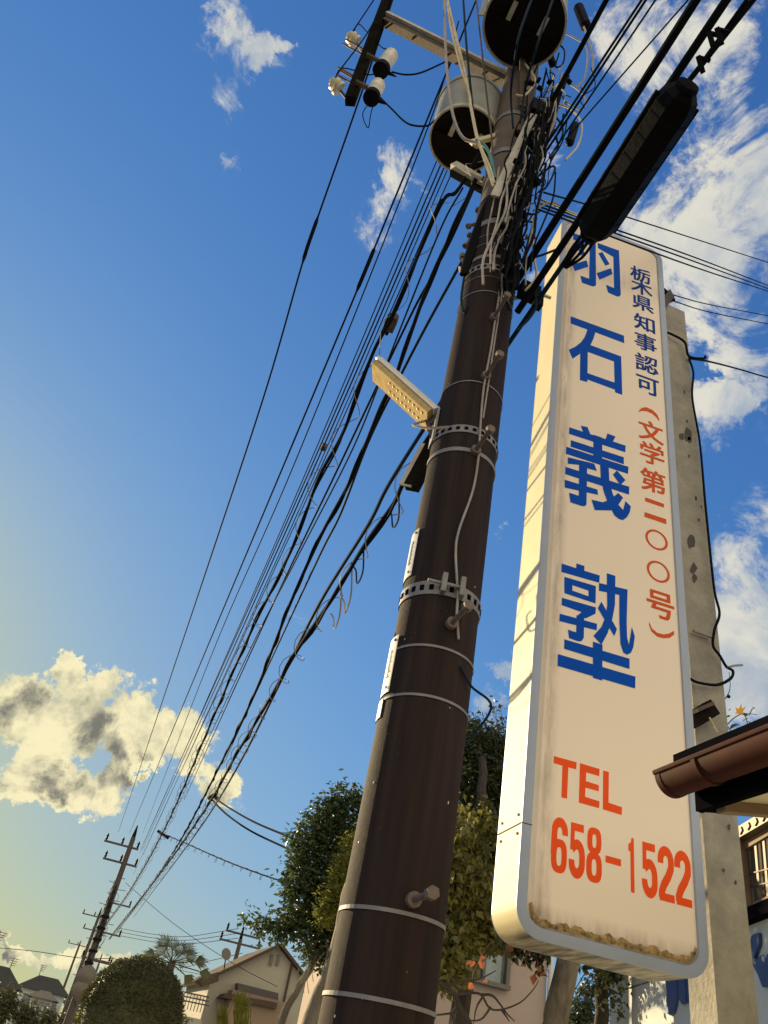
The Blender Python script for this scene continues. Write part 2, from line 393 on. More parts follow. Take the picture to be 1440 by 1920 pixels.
# ------------------------------------------------------------------ the ground
def sheet(name, x0, x1, y0, y1, z, m, **k):
    mb = MB().add([(x0, y0, z), (x1, y0, z), (x1, y1, z), (x0, y1, z)], [(0, 1, 2, 3)])
    return obj(name, mb, m, kind='structure', **k)
sheet('ground', -900, 900, -900, 1200, -.02, m_grass)
sheet('road', -5.4, .45, -60, 400, 0.0, m_road)
sheet('road_line', .12, .24, -60, 400, .004, m_paint)
obj('kerb', MB().box((.53, 60, .03), .16, 300, .16), m_kerb, kind='structure')
sheet('pavement', .61, 30, -20, 60, .04, m_kerb)

# ------------------------------------------------------------------ near utility pole
def pr(z): return .174 - .0066 * (z - 1.68)
pole = empty('utility_pole', AX, 'tall dark brown utility pole with steel bands and step bolts, beside the lightbox sign', 'utility pole')
obj('shaft', MB().lathe(AX, [(pr(0), 0), (pr(3), 3), (pr(6.1), 6.1)], 64), m_pole, pole, smooth=True, at=AX)
obj('upper_shaft', MB().lathe(AX, [(pr(6.1) - .004, 6.1), (pr(9), 9), (pr(11.6), 11.6)], 48), m_poletop, pole, smooth=True, at=AX, label='bare reddish upper shaft among the cables')
def polez(x, y): return PP(x, y, -.16).z
for i, (y, x, h) in enumerate(((1873, 700, .016), (1707, 730, .016), (1306, 800, .013), (1214, 815, .013), (716, 900, .009), (545, 925, .010), (517, 928, .006), (455, 945, .006), (438, 945, .006))):
    z = polez(x, y)
    bo_t = obj('thin_band', MB().arc_band(AX + Vector((0, 0, z)), pr(z) + .002, h * .75, .002, n=56), m_band, pole); bo_t.rotation_euler = (random.uniform(-.012, .012), random.uniform(-.012, .012), 0)
for y, x, h in ((1103, 820, .062), (806, 890, .045), (845, 885, .022), (498, 930, .05), (478, 935, .03), (412, 950, .05), (275, 962, .05), (205, 975, .05)):
    z = polez(x, y); c = AX + Vector((0, 0, z))
    bnd = obj('steel_band', MB().arc_band(c, pr(z) + .001, h, .004, n=56), m_band, pole)
    if h >= .045 and y > 450:                      # slots of the perforated strap
        sl = MB()
        for k in range(26):
            a = R_(k * 360 / 26); u = Vector((math.cos(a), math.sin(a), 0)); t = Vector((-u.y, u.x, 0))
            sl.box(c + u * (pr(z) + .0055), .018, .004, h * .38, t, u)
        obj('slots', sl, m_dark, bnd, kind='stuff')
# clamp bolt of the big band
z = polez(845, 1103)
def onpole(az_deg, z, out=0.0):                    # az measured from the direction facing the camera, + to the right
    a = math.atan2(-PN.y, -PN.x) + R_(az_deg)
    u = Vector((math.cos(a), math.sin(a), 0)); return AX + Vector((0, 0, z)) + u * (pr(z) + out), u
p, u = onpole(8, z); t = Vector((-u.y, u.x, 0))
cl = obj('band_clamp', MB().box(p + u * .018 - t * .025, .02, .045, .085, t, u), m_band, pole)
obj('band_clamp', MB().box(p + u * .018 + t * .05, .02, .045, .085, t, u), m_band, pole)
obj('clamp_bolt', MB().tube([p + u * .022 - t * .09, p + u * .022 + t * .055], .007, 8), m_steel, cl)
for (x, y, az) in ((768, 1674, 14), (848, 1162, 14), (887, 838, 14), (915, 700, 14), (932, 590, 14)):
    z = polez(x, y) - .01
    p, u = onpole(az + 4, z - .01)
    s = obj('step_bolt', MB().tube([p - u * .02, p + u * .155], .0105, 10), m_step, pole)
    obj('bolt_head', MB().tube([p + u * .15, p + u * .178], .021, 6), m_step, s)
    obj('bolt_collar', MB().tube([p + u * .0, p + u * .022], .024, 12), m_step, s)
def pole_patch(az, z, w_, h_, m, name, out=.0012):
    mb = MB(); n = 12; c, u = onpole(az, z, out); t = Vector((-u.y, u.x, 0)); pts = []
    for k in range(n):
        a = 6.283 * k / n; q = random.uniform(.6, 1.15); da = math.cos(a) * w_ * q / pr(z); dz = math.sin(a) * h_ * q
        pts.append(onpole(az + math.degrees(da), z + dz, out)[0])
    c0 = onpole(az, z, out)[0]; mb.v = [c0] + pts; mb.f = [(0, 1 + i, 1 + (i + 1) % n) for i in range(n)]
    obj(name, mb, m, pole)
m_streak = mat('water_streak', (.105, .072, .055), .85, scale=6, stretch=(4, 4, .5), col2=(.055, .038, .030), spec=.1)
m_rust = mat('rust_chip', (.14, .055, .025), .9, scale=20)
for k in range(34):
    pole_patch(random.uniform(-60, 62), random.uniform(1.6, 5.2), random.uniform(.0012, .0035), random.uniform(.0015, .006), (m_rust, m_plate, m_streak)[k % 3], 'paint_chip')
pole_patch(-74, 2.94, .012, .022, m_dark, 'name_hole')
# number plates wrapped on the left side of the pole
for (z0, z1) in ((polez(790, 1065), polez(800, 975)), (polez(740, 1285), polez(750, 1175))):
    mb = MB(); c = AX + Vector((0, 0, (z0 + z1) / 2))
    a0 = math.degrees(math.atan2(-PN.y, -PN.x))
    mb.arc_band(c, pr(z1) + .004, z1 - z0, .003, a0 - 97, a0 - 56, 10)
    pl = obj('number_plate', mb, m_plate, pole)
    sc = MB(); ink = MB()
    for zz in (z0 + .02, z1 - .02):
        q, u = onpole(-61, zz, .008); sc.tube([q, q + u * .005], .006, 6)
    obj('screw', sc, m_step, pl)
    for k in range(6):
        q, u = onpole(-66 - random.random() * 2, z0 + .07 + (z1 - z0 - .14) * k / 5, .0078); t = Vector((-u.y, u.x, 0))
        ink.box(q, .022, .001, .004, t, u).box(q + Vector((0, 0, .010)), .016, .001, .003, t, u).box(q + Vector((0, 0, .004)), .003, .001, .018, t, u)
    obj('plate_print', ink, m_ink, pl)
z = polez(725, 1310)
a0 = math.degrees(math.atan2(-PN.y, -PN.x))
obj('round_tag', MB().arc_band(AX + Vector((0, 0, z)), pr(z) + .003, .075, .003, a0 - 92, a0 - 66, 8), m_plate, pole)
# grey cable running down the pole front
pts = [onpole(a, z, .012)[0] for a, z in ((24, 5.55), (23, 5.2), (21, 4.85), (20, 4.6), (17, 4.3), (20, 4.05), (24, 3.85), (22, 3.65), (10, 3.42), (10, 3.3), (20, 3.12), (23, 3.02), (30, 2.92))]
obj('earth_cable', MB().tube(catmull(pts, 8), .0055, 6), m_grey, pole, smooth=True)
pts = [onpole(a, z, .012)[0] for a, z in ((27, 5.4), (27, 5.0), (25, 4.6), (24, 4.3), (23, 4.1))]
obj('earth_cable', MB().tube(catmull(pts, 8), .0045, 6), m_grey, pole, smooth=True)
p0, _ = onpole(38, polez(840, 1240), .01); p1, _ = onpole(60, polez(860, 1268), .02); p2, _ = onpole(72, polez(880, 1300), .09); p3, _ = onpole(80, polez(875, 1350) - .02, .02)
obj('cable_end_loop', MB().tube(catmull([p0, p1, p2, p3], 8), .005, 6), m_wireb, pole, smooth=True)

# ------------------------------------------------------------------ LED street lamp on the pole
A = PP(704, 692, .10); B = PP(812, 790, 0.0)
lamp = empty('street_lamp', (B.x, B.y, B.z), 'cream LED street lamp sticking out left from the brown pole', 'street lamp')
d = (A - B); L = d.length; d.normalize(); side = d.cross(Vector((0, 0, 1))).normalized(); nn_ = side.cross(d)
if nn_.z < 0: nn_ = -nn_
toc = (CP - B).normalized()
best = max((-14, 14), key=lambda a_: -(Matrix.Rotation(R_(a_), 3, d) @ nn_).dot(toc))
nn_ = Matrix.Rotation(R_(best), 3, d) @ nn_; side = Matrix.Rotation(R_(best), 3, d) @ side
def lampbox(u0, u1, w, z0, z1):
    c = B + d * ((u0 + u1) / 2) + nn_ * ((z0 + z1) / 2)
    return MB().box(c, (u1 - u0), w, (z1 - z0), d, side, nn_)
hw = .075
prof = [(-hw, 0), (-hw * .86, -.022), (hw * .86, -.022), (hw, 0), (hw, .02), (hw * .8, .045), (-hw * .8, .045), (-hw, .02)]
def extr(pr_, u0, u1):
    poly = [B + d * u0 + side * a + nn_ * b for a, b in pr_]
    return MB().prism(poly, d * (u1 - u0))
obj('housing', extr([(-hw, .003), (hw, .003), (hw, .022), (hw * .8, .046), (-hw * .8, .046), (-hw, .022)], 0, L), m_lampb, lamp)
df = obj('diffuser', extr([(-hw + .006, .001), (-hw * .8, -.028), (hw * .8, -.028), (hw - .006, .001)], .012, L - .012), m_lamp, lamp)
lens = None
for k in range(9):
    for j in (-1, 1):
        c = B + d * (.06 + k * (L * .62) / 9) + side * j * .027 - nn_ * .029
        if lens is None:
            lens = obj('led_lens', MB().lathe(c, [(.008, 0), (.006, .003), (.001, .004)], 10, -nn_), m_led, df, smooth=True, at=c); lc = c
        else: inst('led_lens', lens.data, Matrix.Translation(c), df)
p, u = onpole(-78, B.z - .03)
obj('arm_bracket', MB().bar(B + d * .03, p, .03, .05).bar(B + d * .02 - nn_ * .02 , p - Vector((0, 0, .12)), .02, .02), m_arm, lamp)
obj('mount_plate', MB().box(p - Vector((0, 0, .05)) + u * .006, .07, .012, .22, Vector((-u.y, u.x, 0)), u), m_steel, lamp)
q, _ = onpole(-30, B.z - .17, .02); q2, _ = onpole(-68, B.z - .12, .04)
obj('feed_cable', MB().tube(catmull([B + d * .02, B - nn_ * .10 + d * .03, q2, q], 8), .006, 6), m_grey, lamp, smooth=True)

# small square arm behind the pole
a = PP(812, 838, .28); b = PP(771, 915, .30)
ab = empty('bracket_arm', b, 'short dark square steel arm poking out low behind the pole under the lamp', 'bracket arm')
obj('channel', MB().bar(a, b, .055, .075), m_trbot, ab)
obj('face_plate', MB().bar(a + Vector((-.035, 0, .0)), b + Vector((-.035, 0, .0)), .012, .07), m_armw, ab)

# ------------------------------------------------------------------ crossarm with insulators, left of the pole top
a = PP(722, 40, .0); b = PP(950, 158, 0)
b = Vector((b.x, b.y, a.z * .5 + b.z * .5)); a = Vector((a.x, a.y, b.z))
arm = empty('crossarm', b, 'long pale steel crossarm reaching left from the pole top towards the insulators', 'crossarm')
A1 = PP(722, 40); B1 = PP(955, 158)
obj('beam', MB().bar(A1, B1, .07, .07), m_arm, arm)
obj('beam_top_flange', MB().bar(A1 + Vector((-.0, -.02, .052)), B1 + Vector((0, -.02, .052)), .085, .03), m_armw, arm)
for k in range(3):
    c = A1.lerp(B1, .25 + k * .28)
    obj('bolt', MB().tube([c - Vector((0, 0, .065)), c + Vector((0, 0, .09))], .010, 6), m_step, arm)
A2 = PP(735, -25, .0); B2 = PP(656, 190, .0)
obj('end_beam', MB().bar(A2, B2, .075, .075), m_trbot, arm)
for (x, y) in ((682, 92), (668, 145), (673, 152), (665, 158), (676, 100)):
    c = PP(x, y); obj('bolt', MB().tube([c + Vector((-.16, 0, .02)), c + Vector((.05, 0, -.01))], .008, 6), m_step, arm)
def px_obj_r(p, rpx): return rpx * mpp(p)
def insul(x, y, lab):
    c = PP(x, y); t = empty('pin_insulator', c, lab, 'insulator', 'pin insulators on the crossarm end')
    axv = Vector((-.85, -.2, .5)).normalized()
    obj('shed', MB().lathe(c, [(.02, -.05), (.06, -.04), (.065, -.02), (.035, -.01), (.055, .005), (.058, .025), (.03, .035), (.04, .05), (.02, .065)], 14, axv), m_porc, t, smooth=True)
    obj('pin', MB().tube([c - axv * .05, c - axv * .17], .012, 8), m_step, t)
    obj('cap', MB().lathe(c, [(.03, .05), (.035, .08), (.012, .12)], 10, Vector((-.1, .2, 1)).normalized()), m_blk, t)
insul(662, 74, 'upper of two cream porcelain insulators left of the vertical dark beam')
insul(631, 161, 'lower of two cream porcelain insulators left of the vertical dark beam')
for (x, y, x2, y2, lab) in ((733, 104, 715, 130, 'upper white fuse cutout cylinder with black open end by the crossarm'), (709, 160, 697, 182, 'lower white fuse cutout cylinder with black open end by the crossarm')):
    c = PP(x, y); c2 = PP(x2, y2, -.03); ax = (c2 - c).normalized(); L2 = (c2 - c).length
    r = px_obj_r(c, 14)
    t = empty('cutout', c, lab, 'fuse cutout', 'white fuse cutouts at the crossarm end')
    obj('body', MB().lathe(c, [(r * .6, -.02), (r * .98, 0), (r, L2 * .35), (r * .93, L2 * .4), (r, L2 * .45), (r, L2)], 20, ax), m_porc, t, smooth=True)
    obj('dark_mouth', MB().lathe(c2, [(r * 1.08, -.035), (r * 1.08, .03), (r * .9, .035)], 20, ax), m_blk, t, smooth=True)
    obj('stem', MB().tube([c2 - ax * .12 + Vector((-.01, 0, 0)), c2 - ax * .1 + Vector((-.16, 0, .03))], .02, 8), m_arm, t)
    obj('terminal', MB().lathe(c2 + Vector((.04, 0, .0)), [(.022, 0), (.004, .09)], 10, Vector((1, 0, -.05))), m_blk, t)

# ------------------------------------------------------------------ transformers
def transformer(x, y, off, rpx, hh, lab, fins):
    c = PP(x, y, off); r = rpx * mpp(c)
    t = empty('transformer', c, lab, 'transformer', 'can transformers at the pole top')
    obj('tank', MB().lathe(c, [(r * .985, .03), (r, .035), (r, hh), (r * 1.04, hh + .002), (r * 1.04, hh + .04), (r * .8, hh + .08), (.05, hh + .1)], 48), m_tran, t, smooth=True)
    obj('rim', MB().arc_band(c + Vector((0, 0, .02)), r * .97, .04, r * .05, n=48), m_armw, t)
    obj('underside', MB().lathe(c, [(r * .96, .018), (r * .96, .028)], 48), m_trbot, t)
    for s_ in (-1, 1):
        obj('foot', MB().box(c + Vector((s_ * r * .42, -r * .15, .008)), .035, r * .45, .018), m_armw, t)
    obj('cross_rib', MB().box(c + Vector((0, r * .1, .006)), r * 1.7, .025, .02), m_trbot, t)
    for k in range(3):
        a = R_(60 * k + 30); q = c + Vector((math.cos(a) * r * .5, math.sin(a) * r * .5, hh + .08))
        obj('bushing', MB().lathe(q, [(.04, 0), (.05, .03), (.03, .05), (.045, .08), (.025, .1), (.035, .13), (.015, .18)], 12), m_porc, t, smooth=True)
    for k in range(fins):
        a = R_(180 + 40 * k - 60); q = c + Vector((math.cos(a) * (r + .02), math.sin(a) * (r + .02), hh * .5))
        obj('fin', MB().box(q, .05, .012, hh * .7, Vector((math.cos(a), math.sin(a), 0)), Vector((-math.sin(a), math.cos(a), 0))), m_tran, t)
    return c, r
c1_, r1_ = transformer(869, 264, .10, 64, .46, 'lower pale can transformer hanging left of the pole, dark underside showing', 0)
c2_, r2_ = transformer(983, 48, -.42, 77, .8, 'upper transformer cut by the top edge, wide dark round underside', 4)
tb = empty('transformer_bracket', c1_, 'pale yellow flat bar joining the pole to the lower transformer', 'bracket')
obj('strap', MB().bar(PP(883, 268, -.05), PP(945, 252, -.05), .03, .04), m_soff, tb)
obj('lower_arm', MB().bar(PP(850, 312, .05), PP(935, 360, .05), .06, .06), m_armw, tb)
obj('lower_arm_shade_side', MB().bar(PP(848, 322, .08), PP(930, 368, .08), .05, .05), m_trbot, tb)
obj('bolt', MB().tube([PP(884, 325), PP(905, 335)], .02, 8), m_armw, tb)
br = empty('diagonal_brace', PP(930, 365, -.25), 'long pale grey flat brace slanting across the pole front below the transformers', 'brace')
obj('flat_bar', MB().bar(PP(1000, 215, -.22), PP(928, 368, -.22), .055, .012, upv=Vector((-PN.x, -PN.y, 0))), m_armw, br)
hb = empty('hanger_strut', PP(978, 190, -.2), 'narrow vertical steel strut hanging in front of the pole under the upper transformer', 'strut')
obj('strut', MB().bar(PP(980, 80, -.19), PP(980, 200, -.17), .012, .05), m_arm, hb)
obj('hook_plate', MB().tube(catmull([PP(968, 178, -.2), PP(985, 178, -.22), PP(1003, 150, -.2), PP(985, 120, -.2)], 6), .008, 6), m_cream, hb)

# ------------------------------------------------------------------ wires
def wirepts(px, Y0, Y1, n=8):
    seg = [0]
    for a, b in zip(px, px[1:]): seg.append(seg[-1] + math.hypot(b[0] - a[0], b[1] - a[1]))
    # a straight 3D line seen in perspective: 1/Y is linear along the image
    q = [Vector((x, y, 1000 * ((1 / Y0) + (1 / Y1 - 1 / Y0) * s / seg[-1]))) for (x, y), s in zip(px, seg)]
    q = catmull(q, n) if len(q) > 2 else [q[0].lerp(q[1], k / 16) for k in range(17)]
    return [P(v.x, v.y, 1000 / v.z) for v in q]
ncab = 0
def wire(name, px, Y0, Y1, r, lab, group, m=None, back=0.0, sleeve=None, cat='cable'):
    pts = wirepts(px, Y0, Y1)
    if back:
        dd = (pts[0] - pts[min(4, len(pts) - 1)]).normalized(); pts = [pts[0] + dd * back] + pts
    o = obj(name, MB().tube(pts, r, 6), m or m_wire, label=lab, cat=cat, group=group, smooth=True)
    return o, pts
def wire2(*a, sleeve=None, **k):
    s0 = sleeve
    o, pts = wire(*a, **k)
    if s0:
        sel = []; r = a[4]
        for p_, q_ in zip(pts, pts[1:]):
            for j in range(20):
                w_ = p_.lerp(q_, j / 20); c = CM.transposed() @ (w_ - CP)
                if c.z < 0 and s0[0] <= 960 - F * c.y / -c.z <= s0[1]: sel.append(w_)
        if len(sel) > 4:
            sel = sel[::max(1, len(sel) // 12)]
            obj('sleeve', MB().tube(sel, [r] + [r * 2.0] * (len(sel) - 2) + [r], 8), m_wire, o, smooth=True)
    return o, pts
Yz = lambda x, y, z: PZ(x, y, z).y
FAR = 45.0
G1 = 'street cables running from the near pole to the next pole'
# high voltage pair
wire2('power_line', [(736, 0), (673, 188), (596, 407), (566, 497), (500, 726), (400, 1030), (222, 1560)], Yz(736, 0, 9.2), FAR, .008, 'leftmost overhead line, with a thick sleeve halfway up the sky', None, back=6, sleeve=(405, 495), cat='power line')
wire2('power_line', [(893, 0), (730, 397), (668, 548), (500, 948), (400, 1186), (243, 1562)], Yz(893, 0, 9.2), FAR, .008, 'second overhead line from the left, thin sleeve above the lamp height', None, back=6, sleeve=(465, 548), cat='power line')
wire('power_line', [(860, 40), (800, 245), (560, 850), (410, 1195), (268, 1562)], 3.0, FAR, .006, 'thin line starting beside the lower transformer and ending at the far crossarm', None, cat='power line')
for i, (x0, y0, x1, y1) in enumerate(((812, 318, 262, 1600), (823, 318, 264, 1592), (830, 322, 266, 1596), (838, 322, 268, 1604), (846, 330, 250, 1640))):
    x0, y0 = x0 + 26, y0 - 62
    xm, ym = (x0 + (x1 - x0) * .45 + 2), (y0 + (y1 - y0) * .45 + 8)
    wire('low_voltage_line', [(x0, y0), (xm, ym), (x1, y1)], 3.25, FAR, .0050 + .0018 * (i in (1, 2)), ('leftmost', 'second from left', 'middle one', 'fourth from left', 'rightmost')[i] + ' of the close parallel thin lines beside the thick lashed cable', 'close parallel thin street lines', m_wireb if i % 2 else m_wire)
# lashed messenger cable with spiral
def lash(o, pts, r, amp, pitch, m=m_steel, mat_len=None, name='spiral_hanger', s0=0, s1=1, hang=.7):
    L_ = [0]
    for a, b in zip(pts, pts[1:]): L_.append(L_[-1] + (b - a).length)
    tot = L_[-1]; n = int((s1 - s0) * tot / pitch * 10); out = []
    for i in range(n + 1):
        s = s0 * tot + (s1 - s0) * tot * i / n
        j = max(k for k in range(len(L_)) if L_[k] <= s + 1e-9); j = min(j, len(pts) - 2)
        t = (s - L_[j]) / max(1e-6, L_[j + 1] - L_[j]); c = pts[j].lerp(pts[j + 1], t)
        dd = (pts[j + 1] - pts[j]).normalized(); sx = dd.cross(Vector((0, 0, 1))).normalized(); sz = sx.cross(dd)
        a = 2 * math.pi * (s / pitch); k = 1 + .25 * math.sin(s * 3.1)
        out.append(c + sx * math.cos(a) * amp * k + sz * (math.sin(a) - hang) * amp * k)
    obj(name, MB().tube(out, r, 4), m, o, smooth=True)
cD, pD = wire('telephone_cable', [(900, 285), (856, 360), (826, 385), (736, 590), (698, 665), (646, 805), (598, 895), (560, 1000), (520, 1085), (468, 1190), (400, 1345), (318, 1535), (250, 1660), (190, 1745)], 2.7, 80, .012, 'thick lashed cable carrying the small junction box, silver spiral hangers around it', None)
lash(cD, pD, .0032, .055, .42)
lash(cD, pD, .009, .015, 1.3, m=m_wire, name='wrapped_cable')
cD2, pD2 = wire('telephone_cable', [(868, 352), (828, 425), (757, 600), (722, 690), (662, 840), (560, 1040), (480, 1195), (398, 1370), (318, 1545)], 2.7, FAR, .006, 'thin wire just right of the lashed cable with the junction box', None)
cE, pE = wire('telephone_cable', [(898, 320), (862, 405), (803, 534), (742, 705), (713, 765), (660, 895), (604, 1000), (545, 1130), (482, 1290), (420, 1420), (330, 1590), (215, 1755)], 2.7, 70, .013, 'thick twisted black cable passing behind the street lamp head', None)
lash(cE, pE, .010, .013, .9, m=m_wire, name='twisted_strand', hang=0)
cF, pF = wire('telephone_cable', [(890, 350), (848, 445), (806, 525), (766, 600), (640, 865), (570, 1010), (520, 1115), (440, 1290), (345, 1500)], 2.7, 30, .008, 'medium cable branching off left of the thick twisted one', None)
cG, pG = wire('telephone_cable', [(915, 400), (868, 487), (800, 610), (742, 722), (690, 830), (640, 960), (600, 1040), (500, 1255), (420, 1430)], 2.75, 22, .010, 'cable leaving the pole just left of its upper bands', None, m_wireb)
H_, pH = wire('telephone_cable', [(905, 640), (838, 738), (733, 902), (690, 985), (600, 1130), (520, 1290), (455, 1420), (380, 1545), (250, 1720)], 2.8, 60, .012, 'dark cable emerging from behind the pole above the lamp', None, m_wireb)
I_, pI = wire('telephone_cable', [(870, 720), (822, 792), (757, 905), (738, 945), (684, 1022), (628, 1115), (560, 1215), (500, 1320), (440, 1420), (396, 1500), (310, 1625), (205, 1760)], 2.8, 70, .013, 'lowest lashed cable, bunched with loops and feeding the two house drops', None)
lash(I_, pI, .0032, .055, .42)
lash(I_, pI, .009, .015, 1.1, m=m_wire, name='wrapped_cable')
# loose bunches on the lowest cable
for (x, y, L_) in ((748, 925, 30), (682, 1022, 40), (640, 1095, 55), (660, 1060, 60)):
    t = (y - 905) / 600; Yc = 3.6 + t * 3
    a = P(x, y, Yc); b = P(x - 20, y + L_, Yc + .5)
    obj('slack_loop', MB().tube(catmull([a, a.lerp(b, .35) + Vector((.05, 0, -.13)), a.lerp(b, .8) + Vector((.05, 0, -.16)), b + Vector((.03, 0, -.03)), b], 6), .006, 5), m_grey if L_ > 50 else m_wire, label={748: 'uppermost small', 682: 'upper middle', 640: 'lowest long', 660: 'lower middle long'}[x] + ' wire loop dangling under the lowest lashed cable', cat='wire loop', group='loose loops under the lowest cable', smooth=True)
# junction box
c = P(734, 606, 4.1); jb = empty('junction_box', c, 'small brown cable junction box clamped on the lashed cable', 'junction box')
dd = (pD[20] - pD[26]).normalized()
dd = (P(742, 585, 4.05) - P(722, 630, 4.35)).normalized(); sx = dd.cross(Vector((0, 0, 1))).normalized(); sz = sx.cross(dd)
obj('case', MB().box(c, .075, .13, .085, sx, dd, sz).box(c + dd * .075, .05, .03, .06, sx, dd, sz), m_arm, jb)
obj('lid', MB().box(c + sx * .045, .012, .11, .07, sx, dd, sz), m_trbot, jb)
obj('gland', MB().tube([c - dd * .06, c - dd * .14], .014, 8).tube([c - dd * .06 + sx * .025, c - dd * .13 + sx * .03], .012, 8), m_wire, jb)
c = P(607, 838, 6.0); obj('cable_clip', MB().box(c, .05, .07, .05), m_arm, label='tiny brown clip box on the thin parallel lines', cat='cable clip')
# house drops
def drop(px, Y0, Y1, r, lab): return wire('service_drop', px, Y0, Y1, r, lab, None, cat='service drop')
drop([(397, 1492), (430, 1515), (480, 1543), (545, 1570), (600, 1592)], 13, 9.5, .014, 'upper of two black drops curving from the cable into the leafy tree')
drop([(396, 1498), (425, 1527), (470, 1558), (530, 1587), (600, 1618)], 13, 9.5, .014, 'lower of two black drops curving from the cable into the leafy tree')
o1, p1_ = drop([(305, 1563), (350, 1582), (430, 1617), (515, 1648), (560, 1660)], 22, 14, .013, 'single service drop with a spiral, crossing below the two black drops')
lash(o1, p1_, .004, .05, .5, m=m_wire)
c = P(303, 1562, 22); obj('drop_clamp', MB().tube([c + Vector((-.12, 0, .03)), c + Vector((.22, 0, -.08))], .035, 8), m_wire, label='black clamp where the single drop leaves the lashed cable', cat='cable clamp')
c = P(399, 1490, 13); obj('drop_clamp', MB().tube([c + Vector((-.05, 0, -.08)), c + Vector((.02, 0, .0)), c + Vector((.1, 0, -.05))], .035, 8), m_wire, label='black clamp above the two drops in front of the small cloud', cat='cable clamp')
wire('thin_wire', [(235, 1655), (330, 1735), (440, 1808), (520, 1850)], 45, 36, .012, 'thin straight wire descending to the gabled house', None)
for k in range(3):
    wire('distant_line', [(222, 1740 + 7 * k), (290, 1752 + 7 * k), (350, 1756 + 7 * k), (447, 1741 + 9 * k)], 60, 45, .014, ('top', 'middle', 'bottom')[k] + ' of three thin sagging lines above the round bush', 'three distant sagging lines')
wire('distant_line', [(-30, 1775), (60, 1783), (150, 1796), (215, 1797)], 70, 62, .02, 'dark line at far left crossing the low yellow cloud', None)
wire('distant_line', [(200, 1790), (240, 1806), (330, 1815), (400, 1800), (455, 1787)], 60, 40, .013, 'line running behind the palm to the satellite dish roof', None)
wire('distant_line', [(330, 1818), (392, 1830)], 50, 40, .013, 'short line right of the palm ending at the house eave', None)
wire('distant_line', [(183, 1745), (168, 1800), (150, 1850), (140, 1900)], 50, 46, .015, 'line hanging beside the far pole base', None)

# ------------------------------------------------------------------ cables passing over the camera, right side
def ocable(name, a, b, za, zb, r, lab, m=None, back=6.0, group=None, mid=None):
    A_ = PZ(a[0], a[1], za); B_ = PZ(b[0], b[1], zb); dd = (B_ - A_).normalized()
    pts = [A_.lerp(B_, k / 10) for k in range(11)]
    pts = pts + [B_ + dd * back * k / 6 + Vector((0, 0, -.02 * k)) for k in range(1, 7)]
    o = obj(name, MB().tube(pts, r, 8), m or m_wire, label=lab, cat='cable', group=group, smooth=True)
    return o, pts
zc = 5.25
ocable('overhead_cable', (965, 533), (1305, 0), 5.35, 5.5, .021, 'thickest black cable running from the pole bands past the closure to the top edge')
ocable('overhead_cable', (905, 715), (1084, 454), 5.0, 5.2, .014, 'black cable passing behind the sign top corner up to the closure end', m_wireb, back=.05)
oc, opx = ocable('overhead_cable', (970, 585), (1362, 0), 5.15, 5.45, .02, 'black messenger cable holding the long cable closure')
ocable('overhead_cable', (1285, 160), (1412, 0), 5.2, 5.35, .013, 'double cable leaving the far upper end of the closure', back=5)
ocable('overhead_cable', (1282, 165), (1400, 0), 5.2, 5.35, .009, 'thinner strand beside the double cable above the closure', back=5)
ocable('overhead_cable', (1014, 287), (1203, 0), 6.6, 6.7, .008, 'left strand of the close pair rising from the pole tangle', m_wireb)
ocable('overhead_cable', (1022, 287), (1211, 0), 6.6, 6.7, .008, 'right strand of the close pair rising from the pole tangle', m_wireb)
ocable('overhead_cable', (1040, 280), (1229, 0), 6.6, 6.7, .006, 'thin cable right of the close pair', m_wireb)
ocable('overhead_cable', (1060, 262), (1290, 0), 6.6, 6.5, .005, 'thinnest wire right of the pole, going to the top edge beside the thick cable', m_wireb)
ocable('overhead_cable', (1035, 190), (1137, 0), 7.0, 7.1, .017, 'thick black cable rising steeply right of the upper transformer')
ocable('overhead_cable', (905, 640), (960, 560), 5.4, 5.5, .012, 'black cable end wrapped behind the pole', back=.1)
for i, (a, b, c, lab) in enumerate((((1020, 361), (1166, 404), (1440, 492), 'upper lone line crossing right above the sign'), ((1140, 428), (1290, 478), (1440, 535), 'topmost of the close lines grazing the sign top'),
                    ((1140, 436), (1290, 486), (1440, 541), 'second of the close lines grazing the sign top'), ((1143, 442), (1300, 500), (1440, 546), 'third, kinked close line grazing the sign top'))):
    aa = P(*a, 2.7); bb = P(*c, 6.0 if i == 0 else 5.5); bb2 = bb + (bb - aa).normalized() * 6
    if i: aa = PP(1010, 375 + i * 6, -.1)
    mm = P(b[0], b[1], 1 / (.5 / max(aa.y, .1) + .5 / bb.y))
    obj('side_line', MB().tube(catmull([aa, mm, bb, bb2], 8), .007 if i else .008, 6), m_wire, label=lab, cat='cable', smooth=True)

# long cable closure
E1 = PZ(1112, 432, 5.12); E2 = PZ(1278, 178, 5.12)
cl = empty('cable_closure', E1, 'long black octagonal cable closure hanging in front of the sign top', 'cable closure')
dd = (E2 - E1).normalized(); L = (E2 - E1).length; sx = Vector((dd.y, -dd.x, 0)).normalized(); sz = Vector((0, 0, 1))
def ring(u, w, h, zoff=0):
    q = [(-1, -.35), (-.55, -1), (.55, -1), (1, -.35), (1, .5), (.6, 1), (-.6, 1), (-1, .5)]
    return [E1 + dd * u + sx * a * w + sz * (b * h + zoff) for a, b in q]
def loft(rings):
    mb = MB(); vs = [p for r_ in rings for p in r_]; n = 8
    fs = [(i * n + k, i * n + (k + 1) % n, (i + 1) * n + (k + 1) % n, (i + 1) * n + k) for i in range(len(rings) - 1) for k in range(n)]
    fs += [tuple(range(n))[::-1], tuple((len(rings) - 1) * n + k for k in range(n))]
    return mb.add(vs, fs)
w = .092; h = .075
